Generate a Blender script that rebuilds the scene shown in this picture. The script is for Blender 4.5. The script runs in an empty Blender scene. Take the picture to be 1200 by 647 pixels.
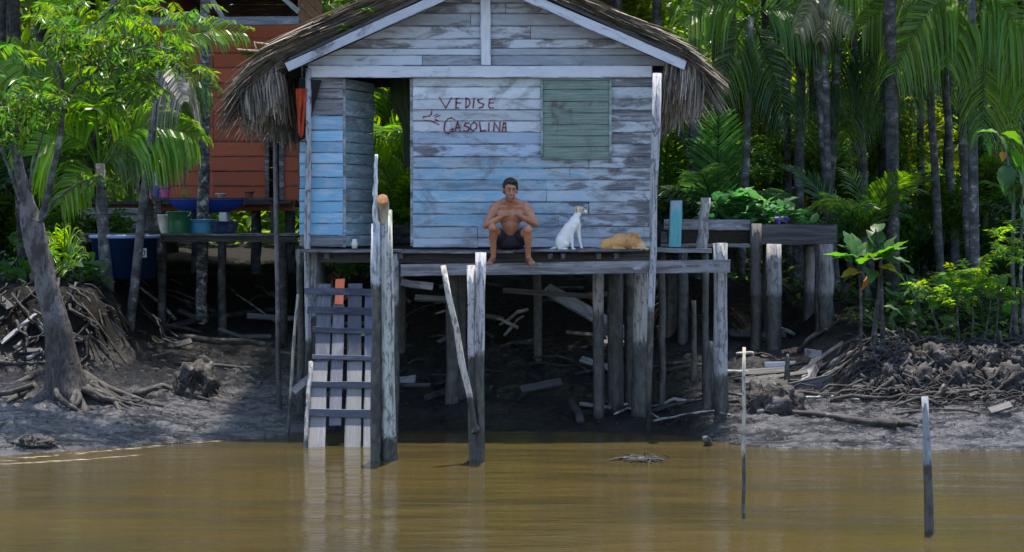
import bpy, bmesh, math, random
from mathutils import Vector, Matrix, Euler, noise
V = Vector
R = math.radians
scene = bpy.context.scene
col = scene.collection

# ------------------------------------------------------------------ camera, sky, sun, exposure
F = 2090.0; HOR = 262.0; CY = -22.0; CZ = 2.79            # focal length and horizon row in pixels of the 1200 px photograph
cam = bpy.data.objects.new('camera', bpy.data.cameras.new('camera')); col.objects.link(cam)
cam.location = (0, CY, CZ); cam.rotation_euler = (R(90), 0, 0)
cam.data.sensor_width = 36; cam.data.lens = 36*F/1200
cam.data.shift_y = -(323.5-HOR)/1200
cam.data.clip_end = 2000
scene.camera = cam
SUN_EL, SUN_AZ = 79, 8                                    # degrees; azimuth measured from +Y (behind the house) towards +X
w = bpy.data.worlds.new('World'); scene.world = w; w.use_nodes = True
bg = w.node_tree.nodes['Background']
sky = w.node_tree.nodes.new('ShaderNodeTexSky'); sky.sky_type = 'NISHITA'; sky.sun_disc = False
sky.sun_elevation = R(SUN_EL); sky.sun_rotation = R(SUN_AZ)
w.node_tree.links.new(sky.outputs[0], bg.inputs[0]); bg.inputs[1].default_value = 0.15
sun = bpy.data.objects.new('sun', bpy.data.lights.new('sun', 'SUN')); col.objects.link(sun)
sun.data.energy = 4.6; sun.data.angle = R(0.6); sun.data.color = (1, .93, .8)
sdir = V((math.sin(R(SUN_AZ))*math.cos(R(SUN_EL)), math.cos(R(SUN_AZ))*math.cos(R(SUN_EL)), math.sin(R(SUN_EL))))
sun.rotation_euler = sdir.to_track_quat('Z', 'Y').to_euler(); sun.location = sdir*40
scene.view_settings.view_transform = 'Standard'; scene.view_settings.look = 'None'
scene.view_settings.exposure = 1.3; scene.view_settings.gamma = 1
scene.cycles.use_denoising = True
scene.cycles.max_bounces = 6; scene.cycles.transparent_max_bounces = 8

# ------------------------------------------------------------------ helpers
def P(px, py, Y):
    d = Y-CY
    return V(((px-600)*d/F, Y, CZ-(py-HOR)*d/F))
def PX(px, Y): return (px-600)*(Y-CY)/F
def PZ(py, Y): return CZ-(py-HOR)*(Y-CY)/F
def lerp(a, b, t): return a+(b-a)*t
def sst(a, b, x):
    t = max(0, min(1, (x-a)/(b-a))); return t*t*(3-2*t)
def interp(tab, x):
    if x <= tab[0][0]: return tab[0][1]
    for (a, va), (b, vb) in zip(tab, tab[1:]):
        if x <= b: return lerp(va, vb, (x-a)/(b-a))
    return tab[-1][1]
WL = {}
def tag(o, label=None, cat=None, group=None, kind=None):
    if label: o['label'] = label
    if cat: o['category'] = cat
    if group: o['group'] = group
    if kind: o['kind'] = kind
    return o
def thing(name, label, cat, loc, group=None):
    o = bpy.data.objects.new(name, None); col.objects.link(o); o.location = loc; o.empty_display_size = .1
    WL[o] = V(loc); return tag(o, label, cat, group)
def link(name, me, mat, parent, loc, color=None):
    o = bpy.data.objects.new(name, me); col.objects.link(o)
    if mat and not me.materials: me.materials.append(mat)
    WL[o] = V(loc)
    if parent: o.parent = parent; o.location = V(loc)-WL[parent]
    else: o.location = loc
    if color: o.color = color
    return o
class MB:
    def __init__(s): s.v = []; s.f = []; s.c = None
    def add(s, vs, fs):
        b = len(s.v); s.v += [V(x) for x in vs]; s.f += [tuple(i+b for i in f) for f in fs]
    def box(s, c, h, rot=None):
        vs = []
        for x in (-1, 1):
            for y in (-1, 1):
                for z in (-1, 1):
                    p = V((x*h[0], y*h[1], z*h[2]))
                    if rot: p = rot @ p
                    vs.append(V(c)+p)
        s.add(vs, [(0, 1, 3, 2), (4, 6, 7, 5), (0, 4, 5, 1), (2, 3, 7, 6), (0, 2, 6, 4), (1, 5, 7, 3)])
    def prism(s, poly, d):                                  # poly: world points, extruded by vector d
        n = len(poly); d = V(d)
        s.add(list(poly)+[p+d for p in poly], [tuple(range(n)), tuple(range(2*n-1, n-1, -1))]+[(i, i+n, (i+1) % n+n, (i+1) % n) for i in range(n)])
    def tube(s, pts, rad, n=8, jit=0, rnd=None, cap=True):
        pts = [V(p) for p in pts]; rings = []; b = len(s.v); prev = None
        for i, p in enumerate(pts):
            t = (pts[min(i+1, len(pts)-1)]-pts[max(i-1, 0)]).normalized()
            u = prev if prev is not None else (V((1, 0, 0)) if abs(t.x) < .8 else V((0, 1, 0)))
            u = (u-t*u.dot(t)).normalized(); prev = u; v_ = t.cross(u)
            r = rad[i] if isinstance(rad, (list, tuple)) else rad
            for k in range(n):
                a = 2*math.pi*k/n; q = r*(1+(rnd.uniform(-jit, jit) if jit else 0))
                s.v.append(p+(u*math.cos(a)+v_*math.sin(a))*q)
        m = len(pts)
        for i in range(m-1):
            for k in range(n):
                s.f.append((b+i*n+k, b+i*n+(k+1) % n, b+(i+1)*n+(k+1) % n, b+(i+1)*n+k))
        if cap:
            s.f.append(tuple(b+k for k in range(n-1, -1, -1))); s.f.append(tuple(b+(m-1)*n+k for k in range(n)))
    def strip(s, pts, wid, side):                           # flat tapering ribbon
        b = len(s.v); m = len(pts)
        for p, w_ in zip(pts, wid): s.v += [V(p)-side*w_, V(p)+side*w_]
        for i in range(m-1): s.f.append((b+2*i, b+2*i+1, b+2*i+3, b+2*i+2))
    def lathe(s, prof, c=(0, 0, 0), n=16, sx=1, sy=1):      # prof: (r, z)
        b = len(s.v); c = V(c)
        for r, z in prof:
            for k in range(n):
                a = 2*math.pi*k/n; s.v.append(c+V((r*sx*math.cos(a), r*sy*math.sin(a), z)))
        for i in range(len(prof)-1):
            for k in range(n): s.f.append((b+i*n+k, b+i*n+(k+1) % n, b+(i+1)*n+(k+1) % n, b+(i+1)*n+k))
    def mesh(s, name, org=(0, 0, 0), smooth=False):
        me = bpy.data.meshes.new(name); o = V(org)
        me.from_pydata([tuple(p-o) for p in s.v], [], s.f); me.validate()
        if smooth: me.polygons.foreach_set('use_smooth', [True]*len(me.polygons))
        me.update(); return me
    def build(s, name, mat, parent=None, org=None, smooth=False, color=None):
        if org is None:
            org = sum(s.v, V())/len(s.v)
            if not parent: org.z = min(p.z for p in s.v)
        return link(name, s.mesh(name, org, smooth), mat, parent, V(org), color)
def plank(parent, name, p0, p1, wd, th, mat, color, wdir=(0, 0, 1), rnd=random.Random(5), wob=.006, segs=3):
    p0 = V(p0); p1 = V(p1); x = (p1-p0); L = x.length; x.normalize(); z = V(wdir); z = (z-x*z.dot(x)).normalized(); y = z.cross(x)
    vs = []; fs = []
    for i in range(segs+1):
        a = -L/2+L*i/segs; e = [rnd.uniform(-wob, wob) for _ in range(3)]
        hw = wd/2
        for (sy, sz) in ((-1, -1), (1, -1), (1, 1), (-1, 1)):
            vs.append((a+(rnd.uniform(-wob, wob)*1.5 if i in (0, segs) else 0), sy*th/2+e[0]*.5, sz*hw+(e[1] if sz > 0 else e[2])))
    for i in range(segs):
        for k in range(4): b = i*4; fs.append((b+k, b+4+k, b+4+(k+1) % 4, b+(k+1) % 4))
    fs.append((0, 1, 2, 3)); b = segs*4; fs.append((b+3, b+2, b+1, b))
    me = bpy.data.meshes.new(name); me.from_pydata(vs, [], fs); me.update()
    o = link(name, me, mat, parent, (p0+p1)/2, color)
    o.rotation_euler = Matrix((x, y, z)).transposed().to_euler()
    return o
def post(parent, name, pts, rad, mat, color, n=9, seed=0, bend=.012, jit=.08, sub=6):
    r = random.Random(seed+int(abs(pts[0][0])*997)); pts = [V(p) for p in pts]; out = []; rr = []
    rad = rad if isinstance(rad, (list, tuple)) else [rad]*len(pts)
    for i in range(len(pts)-1):
        for k in range(sub):
            t = k/sub; out.append(pts[i].lerp(pts[i+1], t)+V((r.uniform(-bend, bend), r.uniform(-bend, bend), 0))); rr.append(lerp(rad[i], rad[i+1], t)*r.uniform(.94, 1.06))
    out.append(pts[-1]); rr.append(rad[-1])
    m = MB(); m.tube(out, rr, n, jit, r)
    return m.build(name, mat, parent, pts[0], True, color)

# ------------------------------------------------------------------ material helpers
def node(nt, typ, ins=None, **at):
    n = nt.nodes.new('ShaderNode'+typ)
    for k, v in at.items(): setattr(n, k, v)
    for k, v in (ins or {}).items():
        s = n.inputs[k]
        if isinstance(v, bpy.types.NodeSocket): nt.links.new(v, s)
        else: s.default_value = v if not (isinstance(v, tuple) and len(v) == 3 and s.type == 'RGBA') else (*v, 1)
    return n
def math_(nt, op, a, b=0.0, clamp=False): return node(nt, 'Math', {0: a, 1: b}, operation=op, use_clamp=clamp).outputs[0]
def mixc(nt, f, a, b, bt='MIX'): return node(nt, 'Mix', {0: f, 6: a, 7: b}, data_type='RGBA', blend_type=bt).outputs[2]
def mr(nt, v, a, b, c=0.0, d=1.0, it='SMOOTHSTEP'): return node(nt, 'MapRange', {0: v, 1: a, 2: b, 3: c, 4: d}, interpolation_type=it).outputs[0]
def newmat(name):
    m = bpy.data.materials.new(name); m.use_nodes = True; nt = m.node_tree; nt.nodes.clear()
    return m, nt, node(nt, 'OutputMaterial')
def pbsdf(nt, out, **k):
    b = node(nt, 'BsdfPrincipled', {a.replace('_', ' '): v for a, v in k.items()}); nt.links.new(b.outputs[0], out.inputs[0]); return b
def mapped(nt, coord, sc, off=None):
    v = node(nt, 'VectorMath', {0: coord, 1: sc}, operation='MULTIPLY').outputs[0]
    return node(nt, 'VectorMath', {0: v, 1: off}, operation='ADD').outputs[0] if off is not None else v
def noise_(nt, vec, scale, detail=4, rough=.6, dist=0): return node(nt, 'TexNoise', {'Vector': vec, 'Scale': scale, 'Detail': detail, 'Roughness': rough, 'Distortion': dist}).outputs[0]
def bump(nt, h, s, d=.02): return node(nt, 'Bump', {'Height': h, 'Strength': s, 'Distance': d}).outputs[0]

def mat_wood(name, axis='x', dark=(.05, .048, .055), light=(.34, .335, .37), rough=.85, bleach=.6, wall=False):
    """weathered wood; the object's colour is the paint, its alpha how much of it is left"""
    m, nt, out = newmat(name)
    oi = node(nt, 'ObjectInfo'); tc = node(nt, 'TexCoord').outputs['Object']
    off = node(nt, 'VectorMath', {0: oi.outputs['Random'], 1: (91., 57., 33.)}, operation='MULTIPLY').outputs[0]
    sx = {'x': (1.2, 26, 26), 'z': (26, 26, 1.2), 'y': (26, 1.2, 26)}[axis]
    g = noise_(nt, mapped(nt, tc, sx, off), 1, 6, .65, .3)
    fx = {'x': (4, 120, 120), 'z': (120, 120, 4), 'y': (120, 4, 120)}[axis]
    g2 = noise_(nt, mapped(nt, tc, fx, off), 1, 4, .7)
    bl = noise_(nt, mapped(nt, tc, {'x': (2.2, 6, 6), 'z': (6, 6, 2.2), 'y': (6, 2.2, 6)}[axis], off), 1, 5, .65, .5)
    gg = math_(nt, 'ADD', math_(nt, 'MULTIPLY', g, .6), math_(nt, 'MULTIPLY', g2, .4))
    bare = mixc(nt, mr(nt, gg, .34, .66), dark, light)
    bare = mixc(nt, mr(nt, bl, .35, .7, 0, .55), bare, mixc(nt, .6, bare, dark))
    al = oi.outputs['Alpha']
    wear = math_(nt, 'ADD', math_(nt, 'MULTIPLY', bl, .75), math_(nt, 'MULTIPLY', gg, .55))      # about .65 on average
    pcol = oi.outputs['Color']
    if wall:                                                # sky-blue paint below, whitewash above, worn lavender grey to one side
        pw = node(nt, 'NewGeometry').outputs['Position']; sw = node(nt, 'SeparateXYZ', {0: pw}); wx, wz = sw.outputs[0], sw.outputs[2]
        wn = noise_(nt, mapped(nt, pw, (1.1, 1, 5.5), off2 := node(nt, 'VectorMath', {0: oi.outputs['Random'], 1: (.6, .6, .6)}, operation='MULTIPLY').outputs[0]), 1, 6, .68, .7)
        wn2 = noise_(nt, mapped(nt, pw, (2.6, 1, 8)), 1, 6, .7, .5)
        jx = math_(nt, 'MULTIPLY', math_(nt, 'SUBTRACT', wn, .5), 3.2); jz = math_(nt, 'MULTIPLY', math_(nt, 'SUBTRACT', wn2, .5), 1.0)
        bz = math_(nt, 'MULTIPLY', mr(nt, math_(nt, 'ADD', wz, jz), PZ(190, 2.2)+.10, PZ(190, 2.2)-.10, 0, 1), mr(nt, math_(nt, 'ADD', wz, jz), PZ(270, 2.2)-.08, PZ(270, 2.2)+.08, 0, 1))
        bx = mr(nt, math_(nt, 'ADD', wx, jx), PX(655, 2.2)-.25, PX(655, 2.2)+.35, 1, 0)
        blue = math_(nt, 'MULTIPLY', bz, bx)
        pcol = mixc(nt, math_(nt, 'MULTIPLY', blue, .92), pcol, mixc(nt, mr(nt, wn2, .4, .62), (.19, .43, .62), (.39, .53, .64)))
        al = math_(nt, 'SUBTRACT', math_(nt, 'ADD', al, math_(nt, 'MULTIPLY', blue, .12)), mr(nt, math_(nt, 'ADD', wx, jx), PX(640, 2.2), PX(745, 2.2), 0, .14))
    al = math_(nt, 'SUBTRACT', al, .10) if wall else al
    thr = mr(nt, al, 0, 1, .28, 1.02, 'LINEAR')
    d = math_(nt, 'SUBTRACT', thr, wear)
    mask = mr(nt, d, -.05, .07)
    pc = mixc(nt, mr(nt, g2, .3, .8, 0, .5*bleach), pcol, (.62, .64, .7))
    b2 = noise_(nt, mapped(nt, tc, {'x': (1.7, 9, 9), 'z': (9, 9, 1.7), 'y': (9, 1.7, 9)}[axis], off), 1.3, 6, .7, .8)
    pc = mixc(nt, mr(nt, b2, .46, .62, 0, bleach), pc, (.50, .53, .62))
    pc = mixc(nt, mr(nt, bl, .3, .75, 0, .4), pc, mixc(nt, .5, pc, (.12, .12, .16)))
    c = mixc(nt, mask, bare, pc)
    if wall: c = mixc(nt, math_(nt, 'MULTIPLY', mr(nt, noise_(nt, mapped(nt, pw, (1.6, 1, 3.4)), 1.0, 7, .72, .8), .48, .66), .6), c, (.12, .12, .125))
    c = mixc(nt, mr(nt, gg, .30, .42, .75, 0), c, (.03, .03, .035))
    gz = node(nt, 'SeparateXYZ', {0: node(nt, 'TexCoord').outputs['Generated']}).outputs[2]
    ed = math_(nt, 'MULTIPLY', math_(nt, 'MAXIMUM', mr(nt, gz, .02, .16, 1, 0), mr(nt, gz, .9, 1, 0, .8)), mr(nt, b2, .38, .58))
    if axis == 'x': c = mixc(nt, math_(nt, 'MULTIPLY', ed, .8), c, (.035, .035, .042))
    v = mr(nt, oi.outputs['Random'], 0, 1, .78, 1.12, 'LINEAR')
    c = node(nt, 'HueSaturation', {'Color': c, 'Value': v}).outputs[0]
    h = math_(nt, 'ADD', gg, math_(nt, 'MULTIPLY', mask, .12))
    pbsdf(nt, out, Base_Color=c, Roughness=rough, Normal=bump(nt, h, .55, .012))
    return m
def mat_post(name):
    """weathered pole; colour = dry wood, alpha*4 = height in metres below which the tide keeps it dark and wet"""
    m, nt, out = newmat(name)
    oi = node(nt, 'ObjectInfo'); tc = node(nt, 'TexCoord').outputs['Object']
    off = node(nt, 'VectorMath', {0: oi.outputs['Random'], 1: (91., 57., 33.)}, operation='MULTIPLY').outputs[0]
    g = noise_(nt, mapped(nt, tc, (30, 30, 1.6), off), 1, 6, .7, .4)
    pt = noise_(nt, mapped(nt, tc, (14, 14, 7), off), 1, 6, .7, .6)
    dry = mixc(nt, mr(nt, g, .33, .52), (.06, .055, .06), oi.outputs['Color'])
    dry = mixc(nt, mr(nt, pt, .50, .62), dry, mixc(nt, .75, dry, (.05, .05, .055)))
    dry = mixc(nt, mr(nt, pt, .30, .40, .4, 0), dry, (.55, .55, .57))
    z = node(nt, 'SeparateXYZ', {0: node(nt, 'NewGeometry').outputs['Position']}).outputs[2]
    zz = math_(nt, 'ADD', z, math_(nt, 'MULTIPLY', math_(nt, 'SUBTRACT', pt, .5), .35))
    lvl = math_(nt, 'MULTIPLY', oi.outputs['Alpha'], 4)
    wet = mr(nt, math_(nt, 'SUBTRACT', zz, lvl), -.03, .06, 1, 0)
    wc = mixc(nt, mr(nt, pt, .4, .65), (.022, .022, .024), (.075, .075, .065))
    c = mixc(nt, wet, dry, wc)
    pbsdf(nt, out, Base_Color=c, Roughness=mr(nt, wet, 0, 1, .85, .5), Normal=bump(nt, math_(nt, 'ADD', g, pt), .6, .015))
    return m
def mat_leaf(name, trans=.52, rough=.38, vein=True):
    """leaf; the object's colour is its green"""
    m, nt, out = newmat(name)
    oi = node(nt, 'ObjectInfo'); rp = node(nt, 'NewGeometry').outputs['Random Per Island']
    c = node(nt, 'HueSaturation', {'Color': oi.outputs['Color'], 'Hue': mr(nt, rp, 0, 1, .475, .525, 'LINEAR'), 'Value': mr(nt, math_(nt, 'FRACT', math_(nt, 'MULTIPLY', rp, 7.3)), 0, 1, .6, 1.35, 'LINEAR')}).outputs[0]
    c = node(nt, 'HueSaturation', {'Color': c, 'Hue': mr(nt, oi.outputs['Random'], 0, 1, .488, .512, 'LINEAR'), 'Value': mr(nt, oi.outputs['Random'], 0, 1, .8, 1.2, 'LINEAR')}).outputs[0]
    sp = noise_(nt, node(nt, 'TexCoord').outputs['Object'], 9, 4)
    c = mixc(nt, mr(nt, sp, .64, .74, 0, .5), c, (.12, .10, .03))
    b = node(nt, 'BsdfPrincipled', {'Base Color': c, 'Roughness': rough, 'Specular IOR Level': .5})
    tcol = node(nt, 'HueSaturation', {'Color': c, 'Hue': .49, 'Saturation': 1.15, 'Value': 2.2}).outputs[0]
    t = node(nt, 'BsdfTranslucent', {'Color': tcol})
    mx = node(nt, 'MixShader', {0: trans, 1: b.outputs[0], 2: t.outputs[0]}); nt.links.new(mx.outputs[0], out.inputs[0])
    return m
def mat_straw(name, c1, c2, c3):
    m, nt, out = newmat(name)
    rp = node(nt, 'NewGeometry').outputs['Random Per Island']
    c = mixc(nt, mr(nt, rp, 0, .7), c1, c2); c = mixc(nt, mr(nt, rp, .86, 1), c, c3)
    n = noise_(nt, node(nt, 'TexCoord').outputs['Object'], 14, 4)
    c = mixc(nt, mr(nt, n, .4, .7, 0, .6), c, mixc(nt, .7, c, (.03, .027, .025)))
    pbsdf(nt, out, Base_Color=c, Roughness=.8); return m
def mat_plain(name, c, rough=.5, var=.25, sc=8, bs=.2, c2=None, metal=0):
    m, nt, out = newmat(name)
    tc = node(nt, 'TexCoord').outputs['Object']; n = noise_(nt, tc, sc, 5, .65)
    c2 = c2 or tuple(x*(1-var) for x in c)
    cc = mixc(nt, mr(nt, n, .35, .65), c, c2)
    pbsdf(nt, out, Base_Color=cc, Roughness=rough, Metallic=metal, Normal=bump(nt, n, bs, .01)); return m
def mat_bark(name, c1, c2, c3, sc=5):
    m, nt, out = newmat(name)
    oi = node(nt, 'ObjectInfo'); tc = node(nt, 'TexCoord').outputs['Object']
    off = node(nt, 'VectorMath', {0: oi.outputs['Random'], 1: (31., 57., 33.)}, operation='MULTIPLY').outputs[0]
    a = noise_(nt, mapped(nt, tc, (sc, sc, sc*1.3), off), 1, 6, .7, .4)
    r = noise_(nt, mapped(nt, tc, (.6, .6, 22), off), 1, 3, .5)
    c = mixc(nt, mr(nt, a, .40, .55), c1, c2); c = mixc(nt, mr(nt, a, .57, .63), c, c3)
    c = mixc(nt, mr(nt, r, .55, .7, 0, .5), c, c1)
    pbsdf(nt, out, Base_Color=c, Roughness=.85, Normal=bump(nt, math_(nt, 'ADD', a, r), .6, .02)); return m

WX = mat_wood('weathered_painted_wood'); WALLM = mat_wood('worn_wall_paint', 'x', (.035, .034, .04), (.33, .33, .38), .85, .35, True); REDW = mat_wood('red_painted_wood', 'x', (.03, .012, .01), (.2, .08, .06), .8, .0); FLATW = mat_wood('solid_painted_wood', 'x', bleach=.1); WZ = mat_wood('weathered_upright_wood', 'z')
WD = mat_wood('dark_old_wood', 'x', (.025, .024, .027), (.13, .125, .13)); WDZ = mat_wood('dark_old_upright_wood', 'z', (.025, .024, .027), (.13, .125, .13))
POST = mat_post('tidal_pole_wood')
LEAF = mat_leaf('leaf_green'); GLOSSLEAF = mat_leaf('glossy_leaf', .45, .5)
THATCH = mat_straw('dry_thatch', (.07, .06, .052), (.33, .285, .24), (.58, .50, .39))
DRYFROND = mat_straw('dead_frond', (.10, .08, .06), (.24, .20, .15), (.35, .3, .22))
BARK = mat_bark('grey_palm_bark', (.035, .033, .032), (.095, .095, .10), (.24, .245, .25))
BARKD = mat_bark('dark_palm_bark', (.016, .015, .014), (.05, .048, .047), (.13, .13, .13))
BARKM = mat_bark('mottled_palm_bark', (.03, .03, .03), (.16, .16, .16), (.5, .5, .5), 9)
ROOTM = mat_bark('muddy_root', (.010, .009, .009), (.034, .03, .029), (.10, .095, .095), 6)
DRIFT = mat_wood('driftwood', 'x', (.035, .033, .036), (.21, .20, .20)); 

# ------------------------------------------------------------------ terrain
SHORE = [(-40, -3), (PX(0, -.6), -.6), (PX(310, 1.4), 1.42), (PX(440, 1.8), 1.85), (PX(700, 2), 1.9), (PX(780, 1.7), 1.6), (PX(870, .3), .3), (PX(1000, 0), 0.0), (PX(1200, -.1), -.1), (40, -1)]
def shore(x): return interp(SHORE, x)+.12*noise.noise(V((x*1.3, 3, 1)))
def ground(x, y, fine=True):
    t = y-shore(x)
    if t < 0: z = -.02+max(-1.6, .16*t-.02*t*t)
    else:
        left = .145*min(t, 4.6)+1.15*sst(4.3, 5.2, t)+.02*max(0, t-5)
        rec = .145*min(t, 7.5)+.75*sst(7.2, 8.8, t)+.02*max(0, t-9); left = lerp(left, rec, sst(-6.4, -5.6, x))
        mid = .185*min(t, 4.9)+.9*sst(4.8, 6.2, t)+.02*max(0, t-6)
        mr_ = .15*min(t, 7)+.75*sst(6.3, 8, t)
        rt = .15*min(t, 2.7)+.55*sst(2.5, 3.3, t)+.13*max(0, min(t-3.3, 5))+.02*max(0, t-8)
        a = sst(-3.2, -2.4, x); z = lerp(left, mid, a)
        z = lerp(z, mr_, sst(2.4, 3.2, x)); z = lerp(z, rt, sst(4.4, 5.1, x))
        if fine:
            k = min(1, t*1.5)
            n = .5*noise.noise(V((x*1.1, y*1.6, 2)))+.32*noise.noise(V((x*3.1, y*4.2, 5)))+.2*noise.noise(V((x*8, y*10, 8)))+.13*noise.noise(V((x*19, y*23, 3)))
            z += k*n*.13+ (.1*k*max(0, noise.noise(V((x*5, y*7, 11)))) if t > 2.5 else 0)
    return z
def hit(px, py):
    """where the ray through this pixel meets the ground"""
    d = 18.0
    while d < 60:
        Y = d+CY; p = P(px, py, Y)
        if p.z <= max(0 if False else -9, ground(p.x, Y, False)): return p
        d += .02
    return P(px, py, 10)
def gp(x, y): return V((x, y, ground(x, y)))

def grid(name, xs, ys, fn, mat, parent=None):
    vs = [(x, y, fn(x, y)) for y in ys for x in xs]; n = len(xs)
    fs = [(j*n+i, j*n+i+1, (j+1)*n+i+1, (j+1)*n+i) for j in range(len(ys)-1) for i in range(n-1)]
    me = bpy.data.meshes.new(name); me.from_pydata(vs, [], fs); me.polygons.foreach_set('use_smooth', [True]*len(fs)); me.update()
    return link(name, me, mat, parent, (0, 0, 0))
def frange(a, b, s):
    out = []; x = a
    while x < b: out.append(x); x += s
    out.append(b); return out
m, nt, out = newmat('river_mud')
pos = node(nt, 'NewGeometry').outputs['Position']; sp = node(nt, 'SeparateXYZ', {0: pos})
a = noise_(nt, pos, 2.2, 6, .65); b = noise_(nt, mapped(nt, pos, (9, 14, 9)), 1, 6, .75, .8); c_ = noise_(nt, mapped(nt, pos, (30, 45, 30)), 1, 5, .7)
low = mr(nt, math_(nt, 'ADD', sp.outputs[2], math_(nt, 'MULTIPLY', math_(nt, 'SUBTRACT', a, .5), .7)), .55, 1.25)       # 0 wet tidal mud, 1 forest soil
cw = mixc(nt, mr(nt, a, .35, .65), (.013, .012, .013), (.032, .030, .033)); cs = mixc(nt, mr(nt, b, .4, .62), (.007, .006, .006), (.022, .018, .015))
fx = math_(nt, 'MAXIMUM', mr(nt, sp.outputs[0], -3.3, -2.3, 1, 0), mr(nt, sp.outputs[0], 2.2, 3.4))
pale_n = noise_(nt, mapped(nt, pos, (1.6, 4.5, 3)), 1, 6, .7, .6)
sm = math_(nt, 'MULTIPLY', math_(nt, 'MULTIPLY', fx, mr(nt, sp.outputs[2], .34, .6, 1, 0)), mr(nt, math_(nt, 'ADD', math_(nt, 'MULTIPLY', pale_n, .6), math_(nt, 'MULTIPLY', b, .4)), .44, .56))
cw = mixc(nt, sm, cw, (.19, .182, .195))  # paler grey patches low on the mud either side of the house
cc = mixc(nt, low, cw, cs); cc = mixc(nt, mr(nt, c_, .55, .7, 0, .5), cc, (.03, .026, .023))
rg = mixc(nt, low, mr(nt, b, .42, .62, .07, .28), (.85, .85, .85))
h = math_(nt, 'ADD', math_(nt, 'MULTIPLY', b, 1.0), math_(nt, 'MULTIPLY', c_, .45))
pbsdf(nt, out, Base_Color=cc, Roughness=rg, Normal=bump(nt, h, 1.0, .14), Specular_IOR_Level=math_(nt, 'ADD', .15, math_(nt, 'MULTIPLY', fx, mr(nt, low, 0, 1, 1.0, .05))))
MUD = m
xs = frange(-60, -9, 3)[:-1]+frange(-9, 9, .06)+frange(9, 60, 3)[1:]
ys = frange(-30, -2, 2)[:-1]+frange(-2, 9, .07)+frange(9, 20, .7)[1:]+frange(20, 160, 10)[1:]
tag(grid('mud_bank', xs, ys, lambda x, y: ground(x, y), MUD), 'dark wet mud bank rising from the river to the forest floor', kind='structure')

m, nt, out = newmat('brown_river_water')
pos = node(nt, 'NewGeometry').outputs['Position']
w1 = noise_(nt, mapped(nt, pos, (.9, 3.2, 1)), 1, 3, .5, .5); w2 = noise_(nt, mapped(nt, pos, (5.0, 24, 1)), 1, 3, .6, .3); w3 = noise_(nt, mapped(nt, pos, (.25, .8, 1)), 1, 2)
hh = math_(nt, 'ADD', math_(nt, 'MULTIPLY', w1, 1.0), math_(nt, 'MULTIPLY', w2, .26))
hh = math_(nt, 'MULTIPLY', hh, mr(nt, w3, .35, .7, .45, 1.15))
cc = mixc(nt, mr(nt, w3, .35, .65), (.052, .039, .014), (.036, .029, .011))
pbsdf(nt, out, Base_Color=cc, Roughness=.045, IOR=1.33, Normal=bump(nt, hh, .5, .05))
grid('river_water', frange(-80, 80, 8), [-160, -60, -22, -10, -4, 0, 3.2], lambda x, y: 0.0, m)['kind'] = 'structure'

# ------------------------------------------------------------------ the stilt house
rnd = random.Random(11)
YW = 2.2
def W(px, py, y=YW): return P(px, py, y)
house = thing('stilt_house', 'weathered blue and white plank house on stilts under a shaggy palm thatch roof', 'house', (0, YW, 0))
GREY = (.36, .37, .42); WHITE = (.56, .61, .66); BLUE = (.20, .47, .74); PALE = (.42, .56, .72); TEAL = (.13, .24, .27)
def wall_plank(x0, x1, y0, y1, colr, cov, y=YW, th=.022, name='wall_plank', dy=0):
    g = .35
    return plank(house, name, W(x0+.2, (y0+y1)/2, y+dy), W(x1-.2, (y0+y1)/2, y+dy), (y1-y0-g)*(y-CY)/F, th, WALLM if y1 > 91 and x0 > 480 else WX, (*colr, cov), rnd=rnd, wob=.004)
rows = [91.5, 102, 116, 129, 142, 155, 169, 184, 197, 211, 223, 237, 251, 266, 279, 290]
for y0, y1 in zip(rows, rows[1:]):
    ym = (y0+y1)/2; dy = rnd.uniform(-.004, .004) if ym < 160 else rnd.uniform(-.008, .006)
    if ym < 155: cL, vL = WHITE, rnd.uniform(.78, .92)
    elif ym < 184: cL, vL = ((.40, .52, .70), rnd.uniform(.62, .8))
    elif ym < 266: cL, vL = (rnd.choice([BLUE, BLUE, (.26, .5, .74), PALE]), rnd.uniform(.66, .86))
    else: cL, vL = (GREY, .6)
    cR, vR = ((.40, .45, .56), rnd.uniform(.42, .66)) if ym < 250 else ((.46, .5, .6), rnd.uniform(.4, .6))
    if y1 <= 187:
        wall_plank(484, 634, y0, y1, cL, vL, dy=dy)
        wall_plank(716, 766, y0, y1, (.44, .5, .56), rnd.uniform(.62, .85), dy=rnd.uniform(-.006, .006))
    else:
        xs_ = rnd.choice([618, 640, 655, 668, 690]) if ym < 270 else 560
        cL = cR = (.43, .50, .58); vL = vR = rnd.uniform(.66, .84)
        wall_plank(484, xs_, y0, y1, cL, vL, dy=dy); wall_plank(xs_, 766, y0, y1, cR, vR, dy=dy+rnd.uniform(-.004, .003))
rows2 = [91.5, 104, 116, 136, 153, 166, 179, 192, 208, 221, 236, 249, 262, 276, 289]
for y0, y1 in zip(rows2, rows2[1:]):
    ym = (y0+y1)/2
    wall_plank(351, 402, y0, y1, (.42, .44, .5) if ym < 136 else (GREY if ym > 276 else (.16, .43, .66)), rnd.uniform(.3, .5) if ym < 136 else (.4 if ym > 276 else rnd.uniform(.80, .95)), dy=rnd.uniform(-.008, .004))
def lx(y): return 338+(83-y)/.4565+6
def rx(y): return 800-(80-y)/.4365-6
grow = [77.5, 65, 57, 46, 31, 16, 4, -8, -16]
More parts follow.
